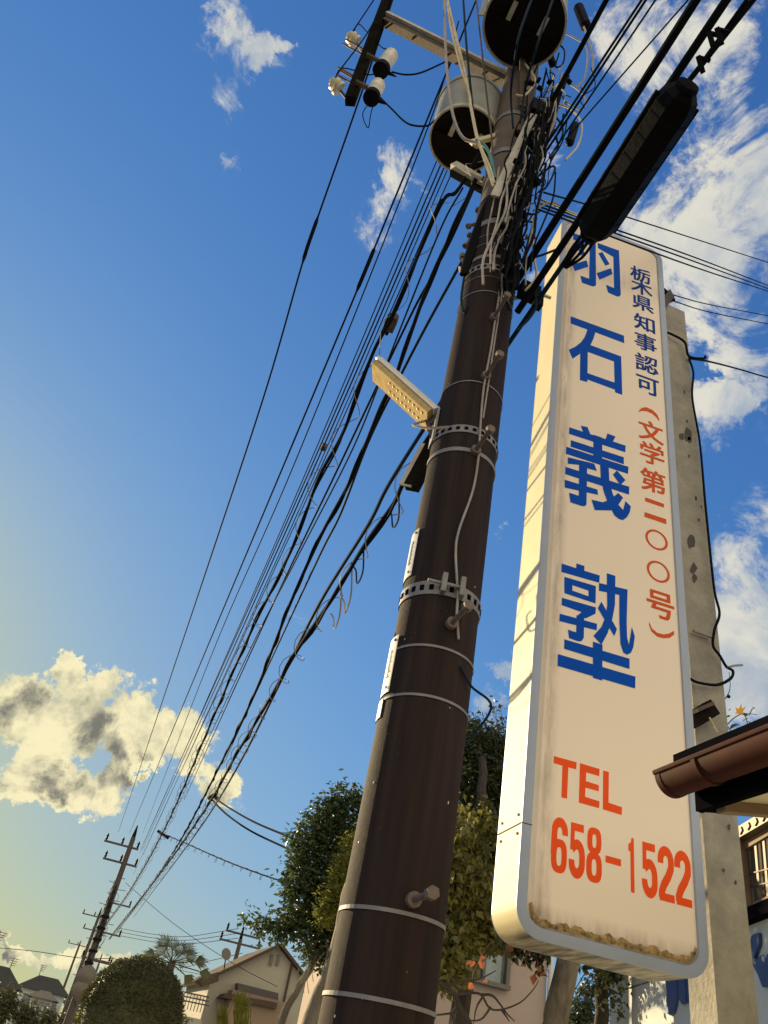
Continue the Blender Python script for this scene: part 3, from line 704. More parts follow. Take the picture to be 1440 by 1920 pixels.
obj('shell', loft([ring(-.03, w * .55, h * .6), ring(.0, w * .85, h * .9), ring(.05, w, h), ring(L * .5, w, h), ring(L - .05, w, h), ring(L, w * .85, h * .9), ring(L + .03, w * .55, h * .6)]), m_blk, cl)
obj('seam_flange', MB().box(E1 + dd * L / 2 - sx * (w + .006) + sz * .01, .02, L * .92, .018, sx, dd, sz).box(E1 + dd * L / 2 + sx * (w + .006) + sz * .01, .02, L * .92, .018, sx, dd, sz), m_wire, cl)
for k in range(7):
    for s_ in (-1, 1):
        c = E1 + dd * (.08 + k * (L - .16) / 6) + sx * s_ * (w + .004) + sz * .022
        obj('clip', MB().box(c, .016, .04, .03, sx, dd, sz), m_blk, cl)
for k in range(6):
    u_ = .10 + k * (L - .2) / 5
    obj('rib', loft([ring(u_ - .006, w + .001, h + .001), ring(u_ + .006, w + .001, h + .001)]), m_wire, cl)
obj('end_cap', MB().lathe(E2 + dd * .03, [(w * .6, 0), (w * .55, .02), (w * .2, .03)], 12, dd).lathe(E1 - dd * .03, [(w * .6, 0), (w * .5, .02), (w * .2, .035)], 12, -dd), m_wire, cl)
for k in range(4):
    c = E1 - dd * .05 + sx * (k - 1.5) * .025
    obj('cable_tail', MB().tube(catmull([c, c - dd * .12 + sz * .02, c - dd * .22 - sx * .02 * (k - 2) + sz * .03], 5), .008, 6), m_wire, cl, smooth=True)
for (x, y) in ((1330, 62), (1345, 55), (1310, 108)):
    c = PZ(x, y, 5.25); obj('hanger_clip', MB().bar(c, c + Vector((.03, .02, -.06)), .02, .03).bar(c + Vector((0, 0, 0)), c + Vector((.05, -.01, .0)), .014, .02), m_wire, label={1330: 'middle', 1345: 'uppermost', 1310: 'lowest'}[x] + ' bent hanger clip on the cable above the long closure', cat='cable clip', group='hanger clips by the closure')
# pipe splices near top right of pole
def splice(a, b, za, r, lab):
    p = PP(*a, za); q = PP(*b, za); u = (q - p).normalized()
    o = obj('splice_tube', MB().tube([p - u * .02, p, q, q + u * .02], [r * .5, r, r, r * .5], 10), m_blk, label=lab, cat='splice')
splice((1085, 15), (1098, 48), -.1, .045, 'short dark splice tube right of the upper transformer')
splice((1078, 235), (1068, 268), -.1, .03, 'short dark splice tube dangling right of the pole, among looped wires')
splice((1028, 95), (1036, 120), -.1, .03, 'small splice tube against the edge of the upper transformer')

# ------------------------------------------------------------------ risers and loops at the pole head
def loose(px, r, m, lab, off=-.22, group=None, name='drop_wire', cat='wire'):
    pts = [PP(p[0], p[1], p[2] if len(p) > 2 else off) for p in px]
    return obj(name, MB().tube(catmull(pts, 8), r, 6), m, label=lab, cat=cat, group=group, smooth=True)
loose([(836, -10), (848, 40), (870, 130), (885, 210), (897, 265), (918, 315), (926, 345)], .012, m_cream, 'bright cream cable curving down in front of the lower transformer')
loose([(838, -10), (843, 40), (862, 120), (880, 175), (890, 235), (905, 290), (925, 350)], .009, m_cream, 'second cream cable twisted beside the bright one')
loose([(833, -10), (836, 100), (843, 175), (852, 225), (868, 258), (893, 268)], .011, m_grey, 'grey cable hooking round to the yellow strap by the lower transformer')
loose([(868, -10), (875, 90), (884, 180), (890, 240)], .009, m_wireb, 'dark blue cable hanging straight down left of the upper transformer')
loose([(892, -10), (903, 90), (914, 190), (922, 260), (925, 345)], .007, m_arm, 'thin knotted brown stay wire in front of the pole head')
loose([(893, 263), (910, 275), (922, 300), (928, 335)], .012, m_teal, 'green jacketed cable tail joining the cream cables at the pole')
loose([(735, 135), (760, 140), (790, 136), (835, 116)], .007, m_wire, 'black lead from the upper cutout to the crossarm middle', 0)
loose([(712, 182), (735, 205), (765, 232), (800, 236), (815, 225), (835, 205)], .007, m_wire, 'long slack black lead from the lower cutout to the lower transformer', 0)
loose([(690, 195), (680, 215), (690, 240), (695, 215), (700, 195)], .004, m_wire, 'thin curled wire end dangling below the lower cutout', 0)
loose([(663, 60), (672, 45), (690, 62), (715, 88), (725, 92)], .005, m_wire, 'short jumper from the upper insulator to the upper cutout', 0)
loose([(631, 140), (640, 128), (665, 132), (690, 140), (705, 138)], .005, m_wire, 'short jumper from the lower insulator to the lower cutout', 0)
wire('power_line', [(704, -5), (662, 58)], 2.9, 3.0, .006, 'short line from the top edge down to the upper insulator', None, back=3)
wire('power_line', [(722, -5), (690, 60), (640, 128), (629, 145)], 2.9, 3.0, .006, 'line from the top edge to the lower insulator behind the dark beam', None, back=3)
loose([(1040, -10), (1015, 60), (1000, 110, -.6), (985, 165, -.3), (975, 230, -.2)], .008, m_wireb, 'dark cable crossing in front of the upper transformer underside', -.7)
loose([(1000, -10), (975, 60), (965, 115, -.55), (958, 175, -.3), (962, 240, -.2)], .008, m_wireb, 'second dark cable crossing the upper transformer underside', -.7)
loose([(1095, 50), (1108, 90), (1112, 120), (1108, 145), (1090, 165)], .008, m_grey, 'grey cable dropping from the splice tube right of the upper transformer', -.1)
# dark bundle on the right of the pole, then countless small wires
bund = empty('cable_bundle', PP(1000, 250, -.1), 'thick black cable bundle strapped to the right side of the pole head', 'cable bundle')
for k in range(9):
    o_ = k * 6
    pts = [(1062 - o_ * .2, 140 + k * 3), (1048 - o_ * .4, 190), (1022 - o_ * .3 + 10, 240), (1000 - o_ * .3 + 12, 300), (975 - o_ * .3 + 12, 345), (958 + 8 - o_ * .2, 400), (950 + 20 - o_ * .5, 470), (955 + 12 - o_ * .3, 540)]
    pts = [PP(x + random.uniform(-4, 4), y, -.12 - .02 * (k % 3)) for x, y in pts]
    obj('strand', MB().tube(catmull(pts, 6), .017 - .001 * (k % 3), 7), (m_wire, m_blk, m_wire, m_wireb)[k % 4], bund, smooth=True)
for (x, y) in ((1040, 185), (1005, 262), (965, 350), (955, 430)):
    c = PP(x, y, -.13); obj('strap', MB().arc_band(c, .075, .03, .004, n=16), m_armw, bund)
for (x, y, w_, h_) in ((1010, 205, .12, .16), (1000, 240, .10, .14), (968, 375, .14, .16), (958, 480, .07, .16)):
    c = PP(x, y, -.16); obj('terminal_box', MB().box(c, w_, .06, h_), m_blk, bund)
tang = MB(); tangb = MB(); tangc = MB()
for k in range(60):                                  # small curled ends
    t = random.random(); cx = 1038 - 92 * t + random.gauss(0, 20); cy = 130 + 400 * t + random.gauss(0, 12)
    n_ = random.randint(2, 4); off = random.uniform(-.28, .05)
    pts = []; x, y = cx, cy; a = random.uniform(0, 6.28)
    for j in range(n_ + 1):
        pts.append(PP(x, y, off + random.uniform(-.04, .04))); a += random.uniform(-1.2, 1.2); s_ = random.uniform(6, 18); x += math.cos(a) * s_ * .8; y += math.sin(a) * s_
    (tang, tang, tangb, tang, tangc)[k % 5].tube(catmull(pts, 5), random.uniform(.0025, .0055), 5)
for k in range(85):                                  # long runs down along the pole head
    t0_ = random.uniform(0, .75); ln = random.uniform(.15, .5); off = random.uniform(-.30, -.10); jx = random.gauss(-14, 24); pts = []
    for j in range(5):
        t = t0_ + ln * j / 4; pts.append(PP(1046 - 95 * min(t, 1.05) + jx + random.gauss(0, 5), 110 + 400 * t, off + random.gauss(0, .01)))
    (tang, tang, tang, tangb)[k % 4].tube(catmull(pts, 4), random.uniform(.003, .009), 5)
hard = MB()
for k in range(46):                                  # clamps, bolts and connectors
    t = random.random(); c = PP(1030 - 90 * t + random.gauss(0, 17), 150 + 390 * t, random.uniform(-.26, -.12)); rm_ = Matrix.Rotation(random.uniform(-.8, .8), 3, 'Y')
    hard.box(c, random.uniform(.015, .05), .03, random.uniform(.015, .06), rm_ @ Vector((1, 0, 0)), Vector((0, 1, 0)), rm_ @ Vector((0, 0, 1)))
obj('connectors', hard, m_trbot, bund, kind='stuff')
obj('loose_wires', tang, m_wire, bund, kind='stuff', smooth=True)
obj('loose_wires', tangb, m_grey, bund, kind='stuff', smooth=True)
obj('loose_wires', tangc, m_cream, bund, kind='stuff', smooth=True)
LOOPS = [[(1045, 80), (1058, 95), (1055, 120), (1042, 125), (1048, 100)], [(1055, 150), (1080, 165), (1098, 185), (1090, 205), (1060, 190)], [(1045, 195), (1070, 205), (1090, 230), (1085, 270), (1060, 300)],
         [(1040, 215), (1055, 240), (1050, 265), (1030, 295)], [(1010, 330), (1035, 312), (1040, 320), (1025, 350), (1010, 360)], [(1050, 58), (1075, 70), (1100, 90), (1098, 140), (1080, 165)],
         [(985, 545), (1005, 520), (1003, 490), (1000, 460), (996, 400)], [(968, 620), (990, 600), (1005, 575), (1003, 545)], [(870, 520), (865, 560), (870, 585), (876, 575)], [(1000, 395), (1030, 380), (1050, 385)],
         [(1005, 370), (1040, 385), (1075, 400), (1090, 405)], [(1000, 420), (985, 480), (1010, 480), (1050, 465)]]
LOOPN = ['cable loop hugging the right edge of the upper transformer', 'rounded wire loop below the upper transformer on the right', 'widest wire loop bulging right beside the dark bundle', 'inner wire loop inside the widest one, right of the pole',
         'small hooked wire poking up just above the sign top corner', 'blue wire arc right of the upper transformer near the splice tube', 'long blue wire loop right of the pole beside the steel bands', 'blue wire curling back to the pole under the anchor clamp',
         'small wire loop hanging off the left side of the pole bands', 'short wire whisker above the sign top left corner', 'second wire whisker crossing to the closure end', 'blue wire bow dipping in front of the sign top left edge']
for i, l in enumerate(LOOPS):
    loose(l, .007, (m_wireb, m_grey, m_cream, m_wireb)[i % 4], LOOPN[i], -.12, group='looped wires at the pole head')
# short step rods and studs on the pole head
studs = MB()
for (x, y, x2, y2) in ((876, 425, 905, 415), (878, 440, 900, 450), (893, 393, 915, 400), (872, 462, 880, 450), (868, 500, 888, 502), (985, 445, 1008, 447), (866, 478, 875, 520), (862, 505, 884, 500), (983, 490, 1000, 480)):
    studs.tube([PP(x, y, 0), PP(x2, y2, 0)], .011, 6).tube([PP(x, y, 0), PP(x, y, 0).lerp(PP(x2, y2, 0), .15)], .02, 6)
obj('studs', studs, m_step, pole, kind='stuff')
# second thick bundle down-left of the head
for k in range(3):
    loose([(925 - k * 5, 375), (905 - k * 6, 425), (885 - k * 5, 480), (872 - k * 3, 515)], .014, m_wire, ('innermost', 'middle', 'outermost')[k] + ' short black cable down the left edge of the pole head', -.1, group='left edge pole cables')
obj('wire_guide', MB().bar(PP(972, 445, -.2), PP(952, 508, -.2), .055, .04), m_trbot, label='dark tapered cable guard on the pole front above the thin bands', cat='cable guard')
c = PP(992, 548, .0); jb = empty('cable_anchor', c, 'dark anchor clamp right of the pole where the big cables meet', 'anchor clamp')
obj('clamp_body', MB().box(c, .12, .07, .10).box(c + Vector((.06, 0, -.05)), .05, .05, .10), m_wire, jb)
obj('shiny_tip', MB().tube([c + Vector((.07, -.02, .0)), c + Vector((.13, -.02, .005))], .01, 8), m_armw, jb)

# ------------------------------------------------------------------ the lightbox sign
SA = R_(-4.0)
sh = Vector((math.cos(SA), math.sin(SA), 0)); sn = Vector((sh.y, -sh.x, 0))      # sn points to the camera side
S0 = P(974, 1600, 3.3); 
def uv(x, y):                                   # photo pixel -> sign plane (u along, z up)
    r_ = ray(x, y); q = CP + r_ * ((S0 - CP).dot(sn) / r_.dot(sn)); return ((q - S0).dot(sh), q.z)
Wd = uv(1318, 1700)[0] + .012
zb = uv(1060, 1752)[1]; zt = uv(1100, 425)[1]
print('sign', Wd, zb, zt, 'closure', L, 'T', r1_, r2_)
ZB = uv(1000, 1720)[1] - .045; ZT = 0
HS = None
ub, z1 = uv(1200, 1812); ZB = z1
ut, z2 = uv(1140, 436); ZT = z2
print('zb', ZB, 'zt', ZT)
DEP = .27
Hs = ZT - ZB
sign = empty('lightbox_sign', S0 * 1.0, 'tall cream lightbox sign with blue and orange Japanese lettering and telephone number', 'sign')
sign.location = Vector((S0.x, S0.y, ZB)); sign.rotation_euler = (0, 0, SA)
# local frame: x along face, -y toward the camera, z up
def rrect(x0, x1, z0, z1, r, n=10):
    out = []
    for cx, cz, a0 in ((x1 - r, z0 + r, -90), (x1 - r, z1 - r, 0), (x0 + r, z1 - r, 90), (x0 + r, z0 + r, 180)):
        for k in range(n + 1):
            a = R_(a0 + 90 * k / n); out.append((cx + r * math.cos(a), cz + r * math.sin(a)))
    return out
def sobj(name, vs, fs, m, parent=None, label=None, smooth=False, kind=None):
    me = bpy.data.meshes.new(name); me.from_pydata([tuple(v) for v in vs], [], fs); me.materials.append(m)
    if smooth:
        me.polygons.foreach_set('use_smooth', [True] * len(me.polygons))
        try: me.set_sharp_from_angle(angle=R_(35))
        except Exception: pass
    me.update(); o = bpy.data.objects.new(name, me); COL.objects.link(o); o.parent = parent or sign
    return tag(o, label, kind=kind)
def strip(loops):
    n = len(loops[0]); vs = [p for l in loops for p in l]
    return vs, [(i * n + k, i * n + (k + 1) % n, (i + 1) * n + (k + 1) % n, (i + 1) * n + k) for i in range(len(loops) - 1) for k in range(n)]
Rc = .125
out = rrect(0, Wd, 0, Hs, Rc); inn = rrect(.052, Wd - .052, .052, Hs - .052, Rc - .045)
vs, fs = strip([[(x, .006, z) for x, z in out], [(x, DEP, z) for x, z in out]])
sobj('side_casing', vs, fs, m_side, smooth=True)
vs, fs = strip([[(x, .006, z) for x, z in out], [(x, -.004, z) for x, z in out], [(x, -.006, z) for x, z in rrect(.004, Wd - .004, .004, Hs - .004, Rc - .003)], [(x, -.006, z) for x, z in rrect(.048, Wd - .048, .048, Hs - .048, Rc - .041)], [(x, .004, z) for x, z in inn]])
sobj('front_frame', vs, fs, m_frame, smooth=True)
fo = rrect(.052, Wd - .052, .052, Hs - .052, Rc - .045); fi = rrect(.075, Wd - .075, .075, Hs - .075, Rc - .06)
vs, fs = strip([[(x, .004, z) for x, z in fo], [(x, -.010, z) for x, z in fi]])
k0 = len(vs) - len(fi); fs.append(tuple(range(k0, len(vs))))
sobj('face_panel', vs, fs, m_face, smooth=False)
vs, fs = strip([[(x, DEP, z) for x, z in out], [(x, DEP + .006, z) for x, z in out]]); fs.append(tuple(range(len(out), 2 * len(out))))
sobj('back_panel', vs, fs, m_frame)
# seam and screws on the left side
zs = uv(980, 1543)[1] - ZB
sobj('casing_seam', *(lambda b: ([tuple(v) for v in b.v], b.f))(MB().box((-.001, DEP / 2, zs), .003, DEP, .006).box((-.001 + .026, -.0065, zs), .052, .002, .004)), m_stain)
for yy in (.04, .23):
    for dz in (.045, -.04):
        sobj('screw', *(lambda b: ([tuple(v) for v in b.v], b.f))(MB().tube([(0, yy, zs + dz), (-.006, yy, zs + dz)], .007, 8)), m_step)
# writing: flat print, each character one part
yo = [-.0108]
def charobj(name, polys, m, label=None):
    mb = MB(); tri = []
    from mathutils.geometry import tessellate_polygon
    vs = []; fs = []
    for pl in polys:                            # pl: list of loops (outer, holes...), each in u,z
        loops = [[Vector((u_, z_, 0)) for u_, z_ in lp] for lp in pl]
        t3 = tessellate_polygon(loops); o = len(vs); yo_ = -.0108 - .00012 * (len(fs) and polys.index(pl))
        for lp in loops: vs += [(v.x, yo_, v.y) for v in lp]
        fs += [tuple(i + o for i in t) for t in t3]
    o_ = sobj(name, vs, fs, m, label=label); return o_
def zl(scale, ox, oy):
    def f_(pts): 
        r_ = []
        for a, b in pts:
            u_, z_ = uv(ox + a * scale, oy + b * scale); r_.append((u_, z_ - ZB))
        return r_
    return f_
z6 = zl(.208333, 980, 400)
charobj('character', [[z6([(600, 240), (652, 262), (655, 650), (648, 664), (625, 668), (527, 634), (513, 570), (592, 597)])], [z6([(448, 185), (600, 240), (600, 300), (450, 245)])], [z6([(478, 308), (520, 290), (553, 368), (520, 390)])], [z6([(443, 470), (570, 432), (585, 490), (462, 530)])],
    [z6([(668, 275), (862, 345), (877, 742), (868, 756), (845, 758), (762, 722), (743, 652), (816, 682), (810, 402), (672, 322)])], [z6([(675, 370), (712, 358), (777, 468), (738, 480)])], [z6([(660, 548), (788, 503), (803, 555), (685, 608)])]], m_blue, 'large blue character 羽')
charobj('character', [[z6([(425, 935), (905, 1110), (908, 1178), (648, 1080), (632, 1135), (605, 1195), (880, 1297), (890, 1643), (825, 1620), (823, 1596), (577, 1505), (575, 1528), (508, 1510), (512, 1272), (442, 1318), (408, 1238), (470, 1208), (520, 1168), (552, 1122), (577, 1056), (425, 1000)]), z6([(580, 1256), (577, 1447), (820, 1532), (815, 1343)])]], m_blue, 'large blue character 石')
z7 = zl(.29155, 980, 760)
charobj('character', [[z7(p)] for p in (
    [(295, 147), (657, 265), (655, 308), (293, 190)], [(368, 137), (412, 146), (432, 195), (388, 190)], [(540, 187), (592, 207), (572, 245), (525, 232)],
    [(305, 230), (645, 340), (645, 385), (303, 272)], [(275, 272), (675, 402), (672, 447), (273, 318)], [(450, 195), (508, 215), (505, 375), (448, 360)],
    [(285, 340), (455, 382), (472, 428), (412, 412), (408, 395), (285, 382)], [(270, 402), (680, 530), (678, 580), (268, 448)], [(358, 370), (410, 385), (405, 640), (398, 653), (380, 655), (302, 630), (293, 568), (355, 588)],
    [(265, 485), (475, 548), (480, 582), (265, 535)], [(493, 390), (548, 408), (552, 500), (575, 580), (605, 640), (640, 680), (655, 622), (690, 657), (682, 695), (665, 725), (640, 744), (615, 738), (585, 715), (545, 640), (515, 560), (497, 480)],
    [(608, 570), (640, 600), (610, 645), (560, 682), (458, 680), (437, 613), (510, 630), (560, 610)], [(575, 452), (600, 425), (655, 488), (622, 518)])], m_blue, 'large blue character 義')
charobj('character', [[z7([(245, 1023), (490, 1100), (487, 1147), (243, 1077)])], [z7([(340, 1022), (392, 1039), (390, 1082), (338, 1062)])], [z7([(262, 1108), (465, 1168), (463, 1280), (262, 1213)]), z7([(314, 1162), (314, 1197), (417, 1233), (417, 1197)])],
    [z7([(247, 1243), (465, 1305), (463, 1345), (400, 1375), (340, 1362), (372, 1335), (245, 1290)])], [z7([(232, 1345), (472, 1410), (470, 1452), (230, 1393)])], [z7([(340, 1355), (390, 1368), (387, 1500), (372, 1522), (350, 1523), (292, 1502), (285, 1448), (338, 1465)])],
    [z7([(485, 1148), (668, 1190), (667, 1235), (484, 1198)])], [z7([(535, 1085), (590, 1103), (587, 1290), (570, 1380), (540, 1470), (500, 1545), (448, 1488), (500, 1430), (527, 1365), (537, 1290)])],
    [z7([(615, 1182), (668, 1195), (662, 1400), (665, 1500), (677, 1545), (695, 1430), (714, 1490), (705, 1560), (690, 1595), (665, 1610), (640, 1595), (622, 1540), (615, 1400)])], [z7([(500, 1268), (600, 1445), (582, 1490), (477, 1310)])],
    [z7([(445, 1525), (507, 1545), (505, 1775), (445, 1757)])], [z7([(262, 1510), (680, 1635), (680, 1700), (260, 1570)])], [z7([(220, 1605), (718, 1750), (716, 1825), (218, 1680)])]], m_blue, 'large blue character 塾')
z8 = zl(.305556, 900, 1380)
charobj('letter', [[z8([(447, 126), (587, 165), (584, 208), (536, 196), (528, 388), (493, 380), (500, 186), (446, 170)])]], m_red, 'orange letter T')
charobj('letter', [[z8([(607, 170), (727, 206), (725, 250), (645, 226), (643, 280), (722, 305), (722, 343), (641, 320), (638, 376), (727, 404), (724, 446), (600, 412)])]], m_red, 'orange letter E')
charobj('letter', [[z8([(749, 215), (784, 224), (782, 412), (864, 440), (863, 488), (747, 453)])]], m_red, 'orange letter L')
# digits: bold condensed strokes, defined in a 1 x 2.05 box
def stroke(pts, w_):
    n = len(pts); Lf = []; Rt = []
    for i in range(n):
        a = Vector(pts[max(i - 1, 0)]); b = Vector(pts[i]); c = Vector(pts[min(i + 1, n - 1)])
        d1 = (b - a).normalized() if i else (c - b).normalized(); d2 = (c - b).normalized() if i < n - 1 else d1
        m_ = (d1 + d2).normalized() if (d1 + d2).length > 1e-5 else d1
        nm = Vector((-m_.y, m_.x)); k = w_ / 2 / max(.45, nm.dot(Vector((-d1.y, d1.x))))
        Lf.append(tuple(b + nm * k)); Rt.append(tuple(b - nm * k))
    return Lf + Rt[::-1]
def arc(cx, cy, rx, ry, a0, a1, n=12): return [(cx + rx * math.cos(R_(a0 + (a1 - a0) * k / n)), cy + ry * math.sin(R_(a0 + (a1 - a0) * k / n))) for k in range(n + 1)]
w_ = .30
def oval(cx, cy, rx, ry, t, n=28): return [arc(cx, cy, rx, ry, 0, 360 - 360 / n, n - 1), arc(cx, cy, rx - t, ry - t * .9, 0, 360 - 360 / n, n - 1)]
def sq(cx, cy, rx, ry, n=32, e=2.8):
    o_ = []
    for k in range(n):
        a = 2 * math.pi * k / n; c_, s_ = math.cos(a), math.sin(a)
        o_.append((cx + rx * math.copysign(abs(c_) ** (2 / e), c_), cy + ry * math.copysign(abs(s_) ** (2 / e), s_)))
    return o_
DIG = {
 '6': [[sq(.5, .62, .5, .62), sq(.5, .60, .16, .34)], [stroke([(.16, .62), (.16, 1.45)] + arc(.5, 1.52, .34, .36, 180, 0, 10)[1:] + [(.84, 1.42)], .37)]],
 '5': [[stroke([(.92, 1.86), (.18, 1.86)], .30)], [[(.06, 2.01), (.33, 2.01), (.30, .98), (.05, .98)]], [stroke([(.17, 1.03)] + arc(.5, .80, .34, .42, 130, 0, 8) + [(.84, .55)] + arc(.5, .55, .34, .40, 0, -180, 12)[1:] + [(.16, .62)], .37)]],
 '8': [[sq(.5, .54, .5, .55), sq(.5, .54, .15, .30)], [sq(.5, 1.53, .46, .50), sq(.5, 1.52, .13, .26)]],
 '1': [[[(.38, 0), (.72, 0), (.72, 2.03), (.50, 2.03), (.44, 1.85), (.2, 1.76), (.2, 1.50), (.38, 1.50)]]],
 '2': [[stroke([(.16, 1.38)] + arc(.5, 1.50, .34, .38, 180, 0, 12) + [(.82, 1.25), (.62, .92), (.32, .58), (.17, .30), (.16, .1)], .37)], [[(.02, 0), (.98, 0), (.98, .29), (.02, .29)]]],
 '-': [[[(.05, .84), (.95, .84), (.95, 1.10), (.05, 1.10)]]],
}
# bottom-left and bottom-right, height of each digit in the zoomed photo
base0 = z8([(425, 825)])[0]; base1 = z8([(1295, 1064)])[0]
dx = {0: (425, 523), 1: (537, 632), 2: (643, 740), 3: (757, 865), 4: (893, 960), 5: (990, 1083), 6: (1093, 1190), 7: (1198, 1297)}
hd_ = z8([(470, 500)])[0][1] - z8([(470, 838)])[0][1]
for i, ch in enumerate('658-1522'):
    xa, xb = dx[i]; ya = 825 + (xa - 425) * (1052 - 828) / (1290 - 430) + (6 if 0 else 0)
    u0 = z8([(xa, 830 + (xa - 425) * .264)])[0]; u1 = z8([(xb, 830 + (xb - 425) * .264)])[0]
    s_ = hd_ / 2.03
    ww = u1[0] - u0[0]
    polys = [[[(u0[0] + p_[0] * ww, u0[1] + p_[1] * s_) for p_ in lp] for lp in pl] for pl in DIG[ch]]
    charobj('digit' if ch != '-' else 'dash', polys, m_red, ('orange digit ' + ch) if ch != '-' else None)
# small columns with the built-in typeface
def glyph(ch, cx, cy, size, m, wx=1.0, bold=.014, lab=None):
    cu = bpy.data.curves.new('character', 'FONT'); cu.body = ch; cu.size = 1.0; cu.offset = 0; cu.fill_mode = 'FRONT'; cu.resolution_u = 3
    tmp = bpy.data.objects.new('tmp', cu); COL.objects.link(tmp)
    dg = bpy.context.evaluated_depsgraph_get(); me = bpy.data.meshes.new_from_object(tmp.evaluated_get(dg))
    bpy.data.objects.remove(tmp); me.name = 'character'
    vs = [v.co.copy() for v in me.vertices]; pf = [tuple(p.vertices) for p in me.polygons]
    x0 = min(v.x for v in vs); x1 = max(v.x for v in vs); y0 = min(v.y for v in vs); y1 = max(v.y for v in vs)
    u_, z_ = uv(cx, cy); z_ -= ZB; k = size / 1.0; V = []; Fc = []
    for q, (ox, oy) in enumerate(((0, 0), (bold, bold * .7), (-bold, bold * .7), (bold, -bold * .7), (-bold, -bold * .7))):
        o_ = len(V)
        V += [(u_ + (v.x - (x0 + x1) / 2 + ox) * k * wx, -.0112 - q * .00012, z_ + (v.y - (y0 + y1) / 2 + oy) * k) for v in vs]
        Fc += [tuple(i + o_ for i in f_) for f_ in pf]
    bpy.data.meshes.remove(me); me = bpy.data.meshes.new('character'); me.from_pydata(V, [], Fc)
    me.materials.clear(); me.materials.append(m); me.update()
    o = bpy.data.objects.new('character', me); COL.objects.link(o); o.parent = sign; tag(o, lab or f'small printed character {ch}')
SZ = abs(uv(1205, 571)[1] - uv(1207, 610)[1]) * .97
print('SZ', SZ, uv(1205, 571), uv(1207, 610), uv(1170,571))
col1 = [('栃', 1199, 517), ('木', 1202, 541), ('県', 1204, 571), ('知', 1207, 608), ('事', 1209, 644), ('認', 1211, 684), ('可', 1213, 725)]
za_, zb_ = uv(1199, 517)[1], uv(1213, 725)[1]
ua_, ub_ = uv(1199, 517)[0], uv(1213, 725)[0]
print('step', (za_ - zb_) / 6)
STEP = (za_ - zb_) / 6
for ch, x, y in col1: glyph(ch, x, y, STEP * .92, m_navy, .98, .018)
for ch, x, y in (('文', 1219, 811), ('学', 1221, 853), ('第', 1223, 904), ('号', 1236.5, 1136)): glyph(ch, x, y, STEP * .92, m_redd, .98, .018)
charobj('character', [[z7([(783, 597), (903, 630 + 10), (903, 664), (780, 622)])], [z7([(778, 692), (917, 738), (918, 770), (776, 722)])]], m_redd, 'orange character 二')
for cx, cy, a, b in ((855, 871, 72, 88), (866, 1075, 74, 92)):
    c0 = z7([(cx, cy)])[0]; rx = (z7([(cx + a, cy + 18)])[0][0] - z7([(cx - a, cy - 18)])[0][0]) / 2; rz = rx * .98
    charobj('character', [[arc(c0[0], c0[1], rx, rz, 0, 351, 39), arc(c0[0], c0[1], rx * .78, rz * .80, 0, 351, 39)]], m_redd, 'orange circle zero character')
def paren(pts_o, pts_i): charobj('bracket', [[z7(pts_o + pts_i[::-1])]], m_redd, 'orange upright bracket')
paren([(743, 40), (760, 22), (790, 18), (830, 36), (860, 66), (875, 98)], [(741, 50), (762, 42), (790, 44), (825, 58), (852, 82), (871, 106)])
paren([(808, 1398), (825, 1440), (860, 1468), (900, 1478), (935, 1472), (965, 1455)], [(805, 1415), (822, 1460), (858, 1492), (900, 1503), (940, 1500), (968, 1478)])
# rust and peeling film along the bottom edge of the face
pe = []; n = 46
lo = [(x, z) for x, z in rrect(.058, Wd - .058, .058, Hs - .058, Rc - .05, 12)]
bot = [p_ for p_ in lo if p_[1] < .20]
bot = sorted(bot, key=lambda p_: p_[0])
path = []
for a, b in zip(bot, bot[1:]):
    m_ = max(1, int(abs(b[0] - a[0]) / .008))
    for k in range(m_): path.append((a[0] + (b[0] - a[0]) * k / m_, a[1] + (b[1] - a[1]) * k / m_))
vs = []; fs = []
for i, (x, z) in enumerate(path):
    t = i / len(path); th = .014 + .018 * abs(math.sin(i * .35) * math.sin(i * .13 + 1)) + random.random() * .008
    if t < .08 or t > .95: th *= .6
    cx = min(max(x, Rc), Wd - Rc); dv = Vector((cx - x, max(z, Rc) + .05 - z)).normalized() if (x < Rc or x > Wd - Rc) else Vector((0, 1))
    vs += [(x, -.0035, z), (x + dv.x * th * .5, -.010 - random.random() * .003, z + dv.y * th * .5), (x + dv.x * th, -.0122 - random.random() * .002, z + dv.y * th)]
    if i: fs += [(3 * i - 3, 3 * i, 3 * i + 1, 3 * i - 2), (3 * i - 2, 3 * i + 1, 3 * i + 2, 3 * i - 1)]
sobj('peeling_film', vs, fs, m_peel, label='rusty peeling strip along the lower edge of the face')

# ------------------------------------------------------------------ concrete post behind the sign
Yp = 3.46
a0 = P(1345, 1900, Yp); a1 = P(1421, 1900, Yp); t0 = P(1243, 600, Yp); t1 = P(1283, 582, Yp)
def lin(p_, q_, z): return p_.x + (q_.x - p_.x) * (z - p_.z) / (q_.z - p_.z)
zT = P(1262, 575, Yp).z
print('post', a0, a1, t0, t1, zT)
post = empty('concrete_post', (a0.x, Yp, 0), 'square weathered concrete post right behind the sign', 'post')
mb = MB(); xs = [(lin(a0, t0, z), lin(a1, t1, z), z) for z in (0, zT)]
dp = .21
mb.hexa([Vector((xs[0][0], Yp, 0)), Vector((xs[0][1], Yp, 0)), Vector((xs[0][1], Yp + dp, 0)), Vector((xs[0][0], Yp + dp, 0)), Vector((xs[1][0], Yp, zT)), Vector((xs[1][1], Yp, zT)), Vector((xs[1][1], Yp + dp * .7, zT)), Vector((xs[1][0], Yp + dp * .7, zT))])
obj('shaft', mb, m_conc, post)
st_ = MB()
